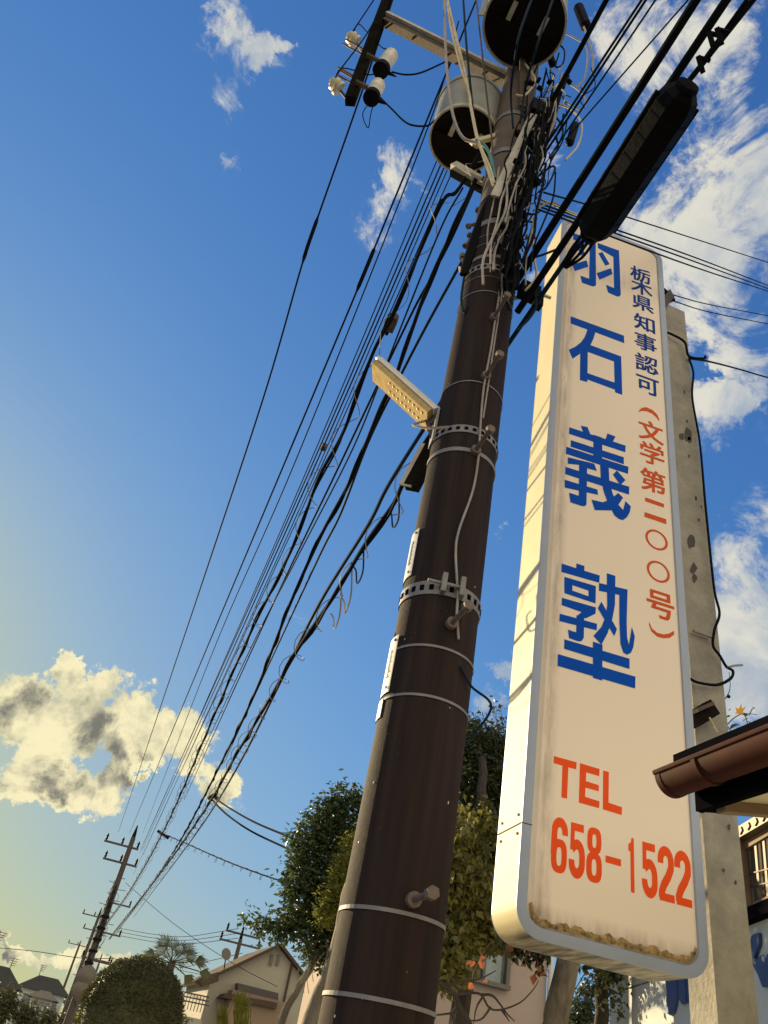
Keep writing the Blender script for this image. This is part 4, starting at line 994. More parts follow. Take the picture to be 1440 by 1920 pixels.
for (x, y, s_) in ((1278, 818, 7), (1291, 815, 12), (1293, 826, 6), (1296, 1015, 11), (1300, 1065, 10), (1302, 1085, 7), (1305, 935, 4), (1292, 855, 3), (1283, 735, 3), (1288, 790, 3), (1366, 1550, 5), (1379, 1655, 4), (1356, 1632, 4), (1310, 975, 3), (1315, 950, 2)):
    pts = []; st_ = MB()
    for k in range(9):
        a = k * 6.283 / 9; rr = s_ * random.uniform(.6, 1.15); q = P(x + math.cos(a) * rr * .7, y + math.sin(a) * rr * 1.3, Yp); pts.append(Vector((q.x, Yp - .002, q.z)))
    st_.add(pts, [tuple(range(9))]); obj('stain', st_, m_stain, post)
for (x0, y0, x1, y1) in ((1236, 545, 1262, 582), (1300, 1330, 1340, 1400)):
    pass
bk = empty('sign_bracket', P(1245, 560, 3.5), 'dark steel bracket joining the sign edge to the post top', 'bracket')
obj('beam', MB().bar(P(1232, 580, 3.40), P(1256, 552, 3.50), .05, .08), m_arm, bk)
obj('strap', MB().bar(P(1240, 548, 3.45), P(1258, 562, 3.55), .07, .05), m_trbot, bk)
bk = empty('sign_bracket', P(1320, 1350, 3.5), 'dark rusty bracket at the post just above the gutter', 'bracket')
obj('beam', MB().bar(P(1298, 1350, 3.40), P(1334, 1328, 3.40), .07, .09), m_trbot, bk)
obj('strap', MB().bar(P(1300, 1335, 3.36), P(1330, 1322, 3.36), .08, .02), m_arm, bk)
obj('dangling_end', MB().tube(catmull([P(1330, 1345, 3.36), P(1336, 1356, 3.36), P(1342, 1368, 3.36), P(1346, 1373, 3.36)], 5), .006, 6), m_cream, bk)
for y in (1262, 1300, 1385, 760, 1000): 
    z = P(1300, y, 3.45).z
    bk2 = obj('spacer', MB().box((S0.x + Wd * math.cos(SA) + .10, Yp + .02, z), .22, .05, .05), m_armw, label='pale spacer bar', cat=None, parent=sign) if False else None
def pw(px, Y, r, lab, m=None, cat='cable'): return obj('post_cable', MB().tube(catmull([P(x, y, Y if len(q) == 0 else q[0]) for x, y, *q in px], 8), r, 6), m or m_wire, label=lab, cat=cat, smooth=True)
pw([(1247, 622), (1262, 628), (1284, 642), (1292, 668), (1320, 672), (1322, 668)], 3.42, .010, 'black wire tied round the concrete post top')
pw([(1292, 672), (1330, 678, 4.0), (1385, 692, 4.6), (1440, 708, 5.2), (1540, 735, 6.4)], 3.42, .010, 'black wire leaving the post top to the right edge')
pw([(1292, 672), (1300, 700), (1298, 745), (1312, 830), (1322, 940), (1332, 1040), (1340, 1110), (1349, 1150), (1340, 1180), (1337, 1210), (1350, 1230), (1362, 1250), (1374, 1258), (1370, 1272), (1345, 1284), (1310, 1280), (1292, 1272)], 3.42, .009, 'black wire hanging down the right edge of the post, ending in a loop')
pw([(1362, 1252), (1378, 1248), (1392, 1247)], 3.42, .007, 'short stripped wire tail sticking right from the post loop', m_grey)
pw([(1300, 1182), (1318, 1188), (1337, 1195)], 3.43, .012, 'flat grey strap across the post above the wire loop', m_grey)
for dy in (0, 14):
    pw([(1262, 553 + dy * .8), (1330, 571 + dy, 4.2), (1440, 592 + dy * 1.1, 5.2), (1560, 615 + dy * 1.2, 6.5)], 3.5, .006, ('upper' if not dy else 'lower') + ' thin line from the post top bracket to the right edge')

# ------------------------------------------------------------------ eave with gutter, right foreground
GZ = 2.5
def G(x, y, z=GZ): return PZ(x, y, z)
gx = 1.60; y1g = 2.16; y0g = -3.0
eave = empty('eave', (gx + .4, y1g, 2.3), 'dark tiled roof eave with a brown half-round gutter, right foreground', 'roof eave')
rg = .062
def halfround(xc, zc, r_, ya, yb, t=.004, n=14):
    mb = MB(); sec = [(xc + r_ * math.cos(R_(180 + 180 * k / n)), zc + r_ * math.sin(R_(180 + 180 * k / n))) for k in range(n + 1)]
    sec += [(xc + (r_ - t) * math.cos(R_(360 - 180 * k / n)), zc + (r_ - t) * math.sin(R_(360 - 180 * k / n))) for k in range(n + 1)]
    m_ = len(sec)
    mb.add([(x, ya, z) for x, z in sec] + [(x, yb, z) for x, z in sec], [(k, (k + 1) % m_, (k + 1) % m_ + m_, k + m_) for k in range(m_)])
    mb.add([(x, ya, z) for x, z in sec], [(k, k + 1, m_ - 2 - k, m_ - 1 - k) for k in range(n)])
    mb.add([(x, yb, z) for x, z in sec], [(m_ - 1 - k, m_ - 2 - k, k + 1, k) for k in range(n)])
    return mb
gxc = gx + rg; gzc = GZ
obj('gutter', halfround(gxc, gzc, rg, y0g, y1g), m_cop, eave, smooth=True)
obj('gutter_end_cap', halfround(gxc, gzc, rg + .002, y1g - .02, y1g + .004, .07), m_cop, eave, smooth=True)
obj('gutter_rim', MB().tube([(gx, y0g, gzc + .004), (gx, y1g + .006, gzc + .004)], .009, 8), m_cop, eave, smooth=True)
for yy in (1.96, 1.55, 1.14, .7, .2):
    obj('gutter_joint', halfround(gxc, gzc, rg + .005, yy, yy + .018, .006), m_cop, eave, smooth=True)
# roof tile edge above the gutter, rising away from the street
sl = .20
x_e = gxc - .02
roof = MB().hexa([Vector((x_e, y0g, GZ + .035)), Vector((x_e + 2.6, y0g, GZ + .035 + 2.6 * sl)), Vector((x_e + 2.6, y1g - .04, GZ + .035 + 2.6 * sl)), Vector((x_e, y1g - .04, GZ + .035)),
                  Vector((x_e, y0g, GZ + .065)), Vector((x_e + 2.6, y0g, GZ + .065 + 2.6 * sl)), Vector((x_e + 2.6, y1g - .04, GZ + .065 + 2.6 * sl)), Vector((x_e, y1g - .04, GZ + .065))])
obj('roof_deck', roof, m_dark, eave)
obj('ridge_end_tile', MB().box((x_e + .10, y1g - .62, GZ + .10), .16, .10, .07), m_tile, eave)
tm = None
for i in range(1, 10):
    for j in range(15):
        yy = y1g - .25 - j * .28; xx = x_e + .12 + i * .24; zz = GZ + .062 + (xx - x_e) * sl
        if tm is None:
            b_ = MB(); n = 6
            for k in range(n + 1):
                a = math.pi * k / n; b_.v += [Vector((-.14, -math.cos(a) * .13, math.sin(a) * .02)), Vector((.14, -math.cos(a) * .13, math.sin(a) * .02 - .008))]
            b_.v += [v + Vector((0, 0, -.016)) for v in b_.v]; q = 2 * (n + 1)
            for k in range(n):
                a = 2 * k; b_.f += [(a, a + 1, a + 3, a + 2), (a + q, a + q + 2, a + q + 3, a + q + 1), (a, a + 2, a + 2 + q, a + q), (a + 1, a + 1 + q, a + 3 + q, a + 3)]
            b_.f += [(0, q, q + 1, 1), (2 * n, 2 * n + 1, 2 * n + 1 + q, 2 * n + q)]
            to = obj('roof_tile', b_, m_tile, eave, at=(0, 0, 0)); tm = to.data
            to.matrix_basis = Matrix.Translation(Vector((xx, yy, zz)) - wloc_e if False else Vector((xx, yy, zz)) - Vector(eave.location)) @ Matrix.Rotation(-math.atan(sl), 4, 'Y')
        else: inst('roof_tile', tm, Matrix.Translation((xx, yy, zz)) @ Matrix.Rotation(-math.atan(sl), 4, 'Y'), eave)
# fascia under the roof edge and gable barge board at the far end
xf = gxc + rg + .012
obj('fascia', MB().box((xf + .012, (y0g + y1g - .02) / 2, GZ - .03), .025, (y1g - .02 - y0g), .125), m_dark, eave)
bo = MB().hexa([Vector((xf + .026, y1g - .05, GZ - .088)), Vector((xf + 2.5, y1g - .05, GZ - .088 + 2.5 * sl)), Vector((xf + 2.5, y1g - .02, GZ - .088 + 2.5 * sl)), Vector((xf + .026, y1g - .02, GZ - .088)),
                Vector((xf + .026, y1g - .05, GZ + .03)), Vector((xf + 2.5, y1g - .05, GZ + .03 + 2.5 * sl)), Vector((xf + 2.5, y1g - .02, GZ + .03 + 2.5 * sl)), Vector((xf + .026, y1g - .02, GZ + .03))])
obj('barge_board', bo, m_dark, eave)
so_ = MB(); ys = (y0g, y1g - .055)
so_.hexa([Vector((xf + .03, ys[0], GZ - .070)), Vector((xf + 2.5, ys[0], GZ - .070 + 2.47 * sl)), Vector((xf + 2.5, ys[1], GZ - .070 + 2.47 * sl)), Vector((xf + .03, ys[1], GZ - .070)),
          Vector((xf + .03, ys[0], GZ - .060)), Vector((xf + 2.5, ys[0], GZ - .060 + 2.47 * sl)), Vector((xf + 2.5, ys[1], GZ - .060 + 2.47 * sl)), Vector((xf + .03, ys[1], GZ - .060))])
obj('soffit', so_, m_soff, eave)
for yy in (y1g - .10, y1g - .62, y1g - 1.14, y1g - 1.66): obj('rafter', MB().bar((xf + .03, yy, GZ - .088), (xf + 2.4, yy, GZ - .088 + 2.37 * sl), .04, .034), m_wood, eave)
obj('wall', MB().box((xf + .75, (y0g + y1g - .7) / 2, 1.15), .16, y1g - .7 - y0g, 2.3), m_soff, eave)

# ------------------------------------------------------------------ foliage helpers
def leafmesh(m, L_=1.0, wd=.42, fold=.16, name='leaf'):
    vs = [(0, 0, 0), (.5 * wd, .33, fold * wd), (.38 * wd, .7, fold * wd * .8 - .04), (0, 1, -.12), (-.38 * wd, .7, fold * wd * .8 - .04), (-.5 * wd, .33, fold * wd), (0, .5, -.02)]
    me = bpy.data.meshes.new(name); me.from_pydata([tuple(c * L_ for c in v) for v in vs], [], [(0, 1, 6), (1, 2, 6), (2, 3, 6), (3, 4, 6), (4, 5, 6), (5, 0, 6)]); me.materials.append(m); me.update(); return me
def rotm(rg_, droop=0.0):
    z = Vector((rg_.normal(), rg_.normal(), abs(rg_.normal()) * .9 + .25)).normalized()
    a = rg_.uniform(0, 6.283); y = Vector((math.cos(a), math.sin(a), -droop)); y = (y - z * y.dot(z)).normalized(); x = y.cross(z)
    return Matrix((x, y, z)).transposed()
def crown(clumps, n, size, m, parent, name='foliage', wd=.42, droop=.3, shell=.55, seed=1, singles=0, sname='leaf', sm=None, slab=None, sizevar=.35):
    """clumps: (centre, radius vector); n leaves shared out by volume; leaves sit mostly in the outer shell, in sprigs"""
    rg_ = np.random.default_rng(seed); wts = np.array([c[1][0] * c[1][1] * c[1][2] for c in clumps]) ** .72; wts = wts / wts.sum()
    V = []; Fc = []; base = [(0, 0, 0), (.5 * wd, .4, .07), (0, 1, -.1), (-.5 * wd, .4, .07)]
    lm = leafmesh(sm or m, 1.0, wd, name=sname) if singles else None
    total = n + singles; cnt = 0; left = singles
    for ci, (c, r) in enumerate(clumps):
        k = int(total * wts[ci]); ks = int(singles * wts[ci]); i = 0
        while i < k:
            v = rg_.normal(size=3); v /= np.linalg.norm(v); rad = (shell + (1 - shell) * rg_.random()) * (1 + rg_.normal() * .07)
            if rg_.random() < .25: rad = rg_.random() ** .5
            if rg_.random() < .06: rad *= 1.16
            sp = Vector((c[0] + v[0] * r[0] * rad, c[1] + v[1] * r[1] * rad, c[2] + v[2] * r[2] * rad))
            for j in range(rg_.integers(3, 7)):          # a sprig
                p_ = sp + Vector(rg_.normal(size=3) * size * .75); Rm = rotm(rg_, droop); s_ = size * (1 + rg_.uniform(-sizevar, sizevar))
                if left > 0 and rad > .93 and ks > 0:
                    o = bpy.data.objects.new(sname, lm); COL.objects.link(o); o.parent = parent
                    o.matrix_basis = Matrix.Translation(p_ - wloc(parent)) @ Rm.to_4x4() @ Matrix.Scale(s_, 4); left -= 1; ks -= 1
                else:
                    o_ = len(V)
                    for b in base: V.append(p_ + Rm @ (Vector(b) * s_))
                    Fc.append((o_, o_ + 1, o_ + 2)); Fc.append((o_, o_ + 2, o_ + 3))
                i += 1
    mb = MB(); mb.v = V; mb.f = Fc
    return obj(name, mb, m, parent, kind='stuff')
def clump(x, y, Y, rpx, depth=1.0):
    c = P(x, y, Y); r = rpx * mpp(c); return (c, (r, r * depth, r))

# ------------------------------------------------------------------ camellia tree, left of the pole
YT = 8.0
tr = empty('tree', P(585, 1920, YT) * Vector((1, 1, 0)) if False else Vector((P(575, 1905, YT).x, YT, 0)), 'glossy dark green broadleaf tree directly left of the brown pole', 'tree')
crown([clump(642, 1500, YT, 30), clump(612, 1540, YT, 38), (clump(580, 1585, YT, 40)), clump(650, 1580, YT, 48), clump(566, 1650, YT, 44), clump(622, 1660, YT, 55), clump(570, 1718, YT, 44), clump(632, 1735, YT, 48),
       clump(528, 1742, YT, 24), clump(494, 1735, YT, 17), clump(462, 1716, YT, 9), clump(590, 1785, YT, 28), clump(690, 1520, YT, 34), clump(700, 1600, YT, 50), clump(690, 1690, YT, 50), clump(630, 1790, YT, 24)],
      15000, .062, m_leafd, tr, seed=3, singles=260, shell=.5)
def limb(px, Y, r, m, parent, name='branch', n=8):
    pts = [P(q[0], q[1], q[2] if len(q) > 2 else Y) for q in px]; rr = r if isinstance(r, list) else [r[0] + (r[1] - r[0]) * k / (len(pts) - 1) for k in range(len(pts))]
    cc = catmull(pts, 4); m_ = len(cc); rad = [rr[0] + (rr[-1] - rr[0]) * k / (m_ - 1) for k in range(m_)]
    cc = [p_ + Vector((random.uniform(-1, 1), random.uniform(-1, 1), 0)) * rr[0] * .12 for p_ in cc]
    return obj(name, MB().tube(cc, rad, n), m, parent, smooth=True)
b0 = P(520, 1915, YT); 
limb([(505, 1990), (530, 1905), (560, 1850), (590, 1800), (615, 1740), (640, 1650)], YT, (.045, .02), m_bark, tr, 'trunk')
limb([(590, 1800), (575, 1770), (540, 1745), (500, 1735)], YT, (.018, .006), m_bark, tr)
limb([(615, 1740), (640, 1690), (650, 1600), (642, 1510)], YT, (.02, .006), m_bark, tr)
tr2 = empty('tree', Vector((P(590, 1915, 7.0).x, 7.0, 0)), 'pale smooth slanting trunk between the leafy tree and the brown pole', 'tree trunk')
limb([(562, 1995), (592, 1910), (625, 1820), (645, 1740), (660, 1660)], 7.0, (.105, .07), m_bark, tr2, 'trunk', 12)
limb([(600, 1900), (612, 1850), (615, 1800), (612, 1760)], 7.0, (.02, .008), m_bark2, tr2)
for k in range(6):
    x = 560 + random.random() * 45; y = 1890 - random.random() * 80
    limb([(x, y), (x + random.uniform(-4, 14), y - 25), (x + random.uniform(0, 22), y - 55)], 6.9, (.0035, .0015), m_bark, tr2, 'twig', 4)
# yellow green conifer leaning on the pole's edge
tc_ = empty('shrub', Vector((P(640, 1700, 7.4).x, 7.4, 0)), 'yellow-green feathery shrub overlapping the left edge of the pole', 'shrub')
crown([clump(668, 1590, 7.4, 24), clump(655, 1625, 7.4, 26), clump(640, 1660, 7.4, 27), clump(625, 1695, 7.4, 24), clump(612, 1718, 7.4, 17), clump(660, 1690, 7.4, 26), clump(690, 1640, 7.4, 30)], 6500, .050, m_leafy, tc_, wd=.28, droop=-.4, seed=5, shell=.3)
limb([(640, 1980), (650, 1850), (660, 1700)], 7.4, (.03, .015), m_bark2, tc_, 'trunk')
# grass tufts at the bottom, lit
tf = empty('plant', Vector((P(450, 1900, 16).x, 16, 0)), 'tall pale dry grass plumes in front of the gabled house', 'plant')
mbp = MB()
for k in range(60):
    x = 452 + random.gauss(0, 8); mbp.tube([P(x, 1935, 16), P(x + random.uniform(-6, 6), 1895, 16), P(x + random.uniform(-14, 12), 1852 + random.random() * 25, 16)], [.012, .012, .004], 3)
for k in range(40):
    x = 418 + random.gauss(0, 6); mbp.tube([P(x, 1935, 16), P(x + random.uniform(-6, 6), 1905, 16), P(x + random.uniform(-8, 8), 1880 + random.random() * 20, 16)], [.012, .012, .004], 3)
obj('stems', mbp, m_leafy, tf, kind='stuff')

# ------------------------------------------------------------------ ivy covered tree right of the pole
iv = empty('tree', Vector((P(890, 1915, 6.6).x, 6.6, 0)), 'ivy-covered tree filling the gap between the pole and the sign', 'tree')
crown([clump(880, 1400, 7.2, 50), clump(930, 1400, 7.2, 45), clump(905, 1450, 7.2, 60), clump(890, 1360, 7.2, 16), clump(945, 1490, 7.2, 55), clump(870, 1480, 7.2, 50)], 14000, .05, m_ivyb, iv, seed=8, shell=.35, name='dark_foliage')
rv = np.random.default_rng(77); icl = []
for (x, y, w_, h_) in ((890, 1545, 55, 40), (870, 1600, 45, 40), (925, 1620, 45, 60), (860, 1680, 40, 50), (905, 1700, 60, 50), (850, 1750, 34, 50), (930, 1740, 36, 34), (842, 1800, 20, 26), (885, 1765, 30, 24)):
    for k in range(7): icl.append(clump(x + rv.uniform(-1, 1) * w_ * .8, y + rv.uniform(-1, 1) * h_ * .8, 6.4 + rv.uniform(-.35, .5), rv.uniform(9, 24)))
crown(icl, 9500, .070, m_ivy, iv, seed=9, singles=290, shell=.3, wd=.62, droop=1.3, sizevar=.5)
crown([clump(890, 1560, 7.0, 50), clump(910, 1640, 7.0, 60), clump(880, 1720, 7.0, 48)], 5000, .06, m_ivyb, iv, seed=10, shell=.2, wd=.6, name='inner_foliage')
limb([(850, 2000), (860, 1900), (880, 1750), (900, 1550), (905, 1420)], 6.9, (.10, .04), m_bark2, iv, 'trunk')
for (x, y) in ((925, 1318), (937, 1320), (930, 1335), (940, 1345), (922, 1350)):
    limb([(x + 8, y + 50), (x + 3, y + 20), (x, y)], 6.9, (.004, .002), m_bark2, iv, 'twig', 4)
    crown([clump(x, y, 6.9, 4)], 5, .04, m_ivyb, iv, seed=int(x), wd=.7, name='twig_leaves')
hg = empty('vine', Vector(P(990, 1760, 6.0)), 'hanging vine with round berries and red leaves below the sign corner', 'vine')
crown([clump(985, 1770, 6, 20), clump(1010, 1785, 6, 17), clump(965, 1762, 6, 16)], 420, .055, m_ivyb, hg, seed=12, wd=.6, droop=1.2)
crown([clump(972, 1768, 6, 14), clump(1012, 1792, 6, 12)], 26, .075, m_orange, hg, seed=13, wd=.8, droop=1.0, name='red_leaves')
bm_ = None
for k in range(16):
    c = P(962 + random.random() * 60, 1765 + random.random() * 40, 5.9)
    if bm_ is None: bo_ = obj('berry', MB().lathe(c, [(.003, -.012), (.010, -.008), (.013, 0), (.010, .008), (.003, .012)], 8), m_blk, hg, at=c); bm_ = bo_.data
    else: inst('berry', bm_, Matrix.Translation(c), hg)
# bare persimmon-like branch with a few orange leaves
bb = empty('bare_branch_tree', Vector((P(880, 1915, 5.2).x, 5.2, 0)), 'bare dark branches with a few orange leaves before the pinkish wall', 'bare tree')
limb([(900, 2000), (880, 1920), (865, 1895), (852, 1865), (828, 1846), (812, 1838)], 5.2, (.022, .010), m_bark2, bb, 'trunk')
for pxs in ([(852, 1865), (880, 1862), (902, 1865), (918, 1890), (940, 1893), (975, 1880), (1000, 1855), (1010, 1838)], [(902, 1865), (925, 1868), (950, 1900), (965, 1915)], [(865, 1895), (845, 1900), (815, 1903), (795, 1900)], [(885, 1862), (888, 1830), (900, 1800), (910, 1780)], [(870, 1862), (850, 1845), (845, 1820)], [(905, 1868), (893, 1890), (888, 1920)], [(920, 1888), (900, 1912), (870, 1912)], [(830, 1848), (860, 1842), (900, 1835), (930, 1820)], [(940, 1892), (955, 1915)]):
    limb(pxs, 5.2, (.009, .003), m_bark2, bb, 'branch', 6)
for (x, y) in ((888, 1802), (900, 1800), (912, 1795), (886, 1843), (905, 1840), (884, 1800)):
    c = P(x, y, 5.1); me_ = bpy.data.meshes.get('orange_leaf') or leafmesh(m_orange, 1, .8, name='orange_leaf')
    inst('orange_leaf', me_, Matrix.Translation(c) @ rotm(rng, 1.5).to_4x4() @ Matrix.Scale(.055, 4), bb)

# ------------------------------------------------------------------ pinkish building behind
YW = 10.0
x0w = 2.8; x1w = P(1024, 1860, YW).x; ztw = P(985, 1640, YW).z  # wall carried further left, out of sight, to shade the white wall
pb = empty('building', ((x0w + x1w) / 2, YW, 0), 'pinkish plaster building with one bronze framed window behind the ivy', 'building')
obj('wall', MB().box(((x0w + x1w) / 2, YW + .4, ztw / 2), x1w - x0w, .8, ztw), m_pink, pb)
obj('corner_pipe', MB().tube([(x1w + .03, YW - .04, 0), (x1w + .03, YW - .04, ztw)], .035, 10), m_plate, pb, smooth=True)
wa = P(868, 1745, YW); wb = P(950, 1848, YW); xa_, xb_ = P(862, 1800, YW).x, P(949, 1800, YW).x; za2, zb2 = P(905, 1842, YW).z, P(905, 1705, YW).z
wf = obj('window_frame', MB().box(((xa_ + xb_) / 2, YW - .04, za2), xb_ - xa_ + .08, .12, .05).box(((xa_ + xb_) / 2, YW - .04, zb2), xb_ - xa_ + .08, .12, .05).box((xa_, YW - .04, (za2 + zb2) / 2), .05, .10, zb2 - za2).box((xb_, YW - .04, (za2 + zb2) / 2), .05, .10, zb2 - za2).box(((xa_ + xb_) / 2, YW - .03, (za2 + zb2) / 2), .035, .06, zb2 - za2), m_wframe, pb)
for s_ in (0, 1):
    w3 = (xb_ - xa_) / 2 - .05
    obj('pane', MB().box((xa_ + .04 + w3 / 2 + s_ * (w3 + .04), YW - .008, (za2 + zb2) / 2), w3, .01, zb2 - za2 - .05), m_glass, wf)

# ------------------------------------------------------------------ trunks under the sign
tk = empty('tree', Vector((P(1050, 1910, 6.2).x, 6.2, 0)), 'mottled leaning tree trunk seen below the middle of the sign', 'tree trunk')
limb([(1030, 2000), (1042, 1925), (1052, 1860), (1068, 1790), (1085, 1720)], 6.2, (.105, .085), m_bark, tk, 'trunk', 12)
tk = empty('tree', Vector((P(1128, 1910, 6.6).x, 6.6, 0)), 'straight dark trunk with sparse leaves below the sign', 'tree trunk')
limb([(1128, 2000), (1128, 1900), (1128, 1800), (1127, 1730)], 6.6, (.06, .055), m_bark2, tk, 'trunk', 12)
crown([clump(1140, 1815, 6.4, 20), clump(1155, 1830, 6.4, 16), clump(1150, 1880, 6.4, 12), clump(1118, 1800, 6.4, 18), clump(1095, 1808, 6.4, 14)], 380, .06, m_ivyb, tk, seed=21, wd=.6)
tk = empty('tree', Vector((P(1095, 1900, 12).x, 12, 0)), 'sunlit small-leaved tree in the gap between the two trunks', 'tree')
crown([clump(1090, 1900, 12, 28), clump(1105, 1870, 12, 20), clump(1070, 1915, 12, 20), clump(1110, 1850, 12, 12), clump(1088, 1935, 12, 30)], 1500, .09, m_ivyb, tk, seed=23)
limb([(1095, 2000), (1095, 1900), (1105, 1860)], 12, (.06, .02), m_bark2, tk, 'trunk')
for (a, b) in (((1062, 1895), (1140, 1800)), ((1060, 1885), (1115, 1795))):
    wire('thin_wire', [a, b], 11, 9, .006, ('lower' if a[0] == 1062 else 'upper') + ' thin wire crossing the sky gap between the two trunks', 'thin wires in the trunk gap')

# ------------------------------------------------------------------ white wall with blue lettering
wd_ = Vector((math.sin(R_(17.8)), math.cos(R_(17.8)), 0)); wnn = Vector((-wd_.y, wd_.x, 0))
W0 = P(1170, 1854, 6.6)
def WP(x, y, o=0.0):
    r_ = ray(x, y); return CP + r_ * (((W0 - CP).dot(wnn) + o) / r_.dot(wnn))
wtop = WP(1420, 1728).z
wb_ = empty('building', Vector((W0.x, W0.y, 0)), 'white walled building with big blue script letters behind the post', 'building')
far_ = W0 + wd_ * ((WP(1143, 1860) - W0).dot(wd_)); near_ = W0 - wd_ * 5.5
mb = MB(); bk_ = -wnn * 3
for z_ in (0, wtop): pass
mb.hexa([Vector((far_.x, far_.y, 0)), Vector((near_.x, near_.y, 0)), Vector((near_.x, near_.y, 0)) + bk_, Vector((far_.x, far_.y, 0)) + bk_, Vector((far_.x, far_.y, wtop)), Vector((near_.x, near_.y, wtop)), Vector((near_.x, near_.y, wtop)) + bk_, Vector((far_.x, far_.y, wtop)) + bk_])
obj('wall', mb, m_white, wb_)
obj('coping', MB().bar(Vector((far_.x, far_.y, wtop + .03)) + wnn * .02 - wnn * .1, Vector((near_.x, near_.y, wtop + .03)) - wnn * .08, .28, .07), m_dark, wb_)
def letter(pts, name='letter', m=m_wblue, o=.004, lab=None): obj(name, MB().prism([WP(x, y, o) for x, y in pts], wnn * .02), m, wb_, label=lab)
letter([(1250, 1817), (1271, 1815), (1273, 1842), (1275, 1862), (1271, 1885), (1268, 1897), (1262, 1905), (1255, 1901), (1253, 1890), (1255, 1862), (1252, 1838)])
letter([(1276, 1835), (1284, 1826), (1289, 1832), (1291, 1880), (1283, 1884), (1277, 1870)])
letter([(1292, 1826), (1299, 1820), (1306, 1822), (1306, 1880), (1296, 1882), (1293, 1860)])
letter([(1412, 1770), (1415, 1756), (1421, 1752), (1428, 1750), (1429, 1772), (1424, 1784), (1420, 1796), (1426, 1800), (1434, 1792), (1446, 1790), (1450, 1850), (1436, 1852), (1428, 1830), (1420, 1815), (1410, 1797)])
obj('panel_joint', MB().bar(WP(1168, 1856, .003), WP(1300, 1815, .003), .006, .006), m_stain, wb_)
# balcony with railing and pergola above it
bal = empty('balcony', Vector((WP(1420, 1700).x, WP(1420, 1700).y, wtop)), 'dark slatted balcony railing with sunlit top rail, right edge', 'balcony railing')
def rail(a, b, o, w_, h_, m, nm): obj(nm, MB().bar(WP(*a, o), WP(*b, o), w_, h_), m, bal)
rail((1378, 1601), (1470, 1546), -.1, .05, .05, m_wood, 'top_rail')
rail((1395, 1713), (1470, 1680), -.1, .05, .05, m_wood, 'bottom_rail')
for k in range(11):
    x = 1388 + k * 7.6; obj('baluster', MB().bar(WP(x, 1596 - (x - 1388) * .6, -.1), WP(x + 10, 1710 - (x - 1388) * .45, -.1), .022, .03), (m_mesh, m_bark2)[k % 2], bal)
obj('back_panel', MB().prism([WP(1385, 1600, -.6), WP(1475, 1545, -.6), WP(1485, 1690, -.6), WP(1400, 1725, -.6)], -wnn * .03), m_dark, bal)
obj('mid_wire', MB().tube([WP(1390, 1642, -.09), WP(1470, 1622, -.09)], .006, 5).tube([WP(1392, 1664, -.09), WP(1470, 1650, -.09)], .006, 5), m_mesh, bal)
for (a, b, c, d_) in (((1424, 1612), (1436, 1608), (1442, 1662), (1430, 1664)), ((1392, 1622), (1396, 1620), (1398, 1645), (1394, 1646))):
    obj('white_cloth', MB().prism([WP(*q, -.16) for q in (a, b, c, d_)], -wnn * .02), m_white, bal)
pg = empty('pergola', Vector((WP(1420, 1600).x, WP(1420, 1600).y, wtop)), 'sunlit pergola beam with dark slats above the balcony railing', 'pergola')
obj('beam', MB().bar(WP(1376, 1573, -.05), WP(1470, 1518, -.05), .07, .07), m_mesh, pg)
for k in range(5):
    obj('clip', MB().bar(WP(1390 + k * 14, 1562 - k * 8.2, -.02), WP(1394 + k * 14, 1554 - k * 8.2, -.02), .03, .03), m_mesh, pg)
for (x, y) in ((1425, 1551), (1408, 1567), (1395, 1581), (1440, 1538)):
    a = WP(x, y, -.15); obj('slat', MB().bar(a, a - wnn * 2.0 - wd_ * .1, .10, .04), m_trbot, pg)
obj('back_beam', MB().bar(WP(1376, 1573, -1.8), WP(1470, 1518, -1.8), .08, .08), m_bark2, pg)
for x, y in ((1384, 1568), (1462, 1524)):
    a = WP(x, y, -.05); obj('upright', MB().bar(a, Vector((a.x, a.y, wtop)), .06, .06), m_wood, pg)

# maple leaf and sprig above the eave
mp_ = empty('sprig', P(1380, 1345, 4.0), 'yellow maple leaf on a thin sprig above the eave', 'leafy sprig')
for pxs in ([(1362, 1360), (1378, 1345), (1395, 1338), (1420, 1340)], [(1362, 1360), (1370, 1370), (1376, 1385)], [(1358, 1312), (1366, 1300), (1369, 1285), (1367, 1260)], [(1395, 1338), (1400, 1350), (1402, 1362)], [(1405, 1340), (1410, 1330), (1416, 1327)]):
    limb(pxs, 3.9, (.004, .002), m_bark2, mp_, 'twig', 5)
mo = []
for k in range(5):
    a = R_(90 + (k - 2) * 42); Ls = (1, .9, .6)[abs(k - 2)]
    mo += [(math.cos(a - R_(17)) * Ls * .55, math.sin(a - R_(17)) * Ls * .55), (math.cos(a) * Ls, math.sin(a) * Ls), (math.cos(a + R_(10)) * Ls * .62, math.sin(a + R_(10)) * Ls * .62)]
cc = P(1386, 1337, 3.88); k_ = 19 * mpp(cc)
rxv = CM @ Vector((1, 0, -.25)); ryv = CM @ Vector((.1, 1, .25))
poly = [cc + rxv * a * k_ * 1.0 + ryv * (b * k_) for a, b in [(0, -.12)] + mo]
mbm = MB(); mbm.v = [cc] + poly + [p_ + Vector((0, .004, 0)) for p_ in poly]; n = len(poly)
mbm.f = [(0, 1 + i, 1 + (i + 1) % n) for i in range(n)]
obj('maple_leaf', mbm, m_maple, mp_)
lm2 = leafmesh(m_leafd, 1, .5, name='leaf')
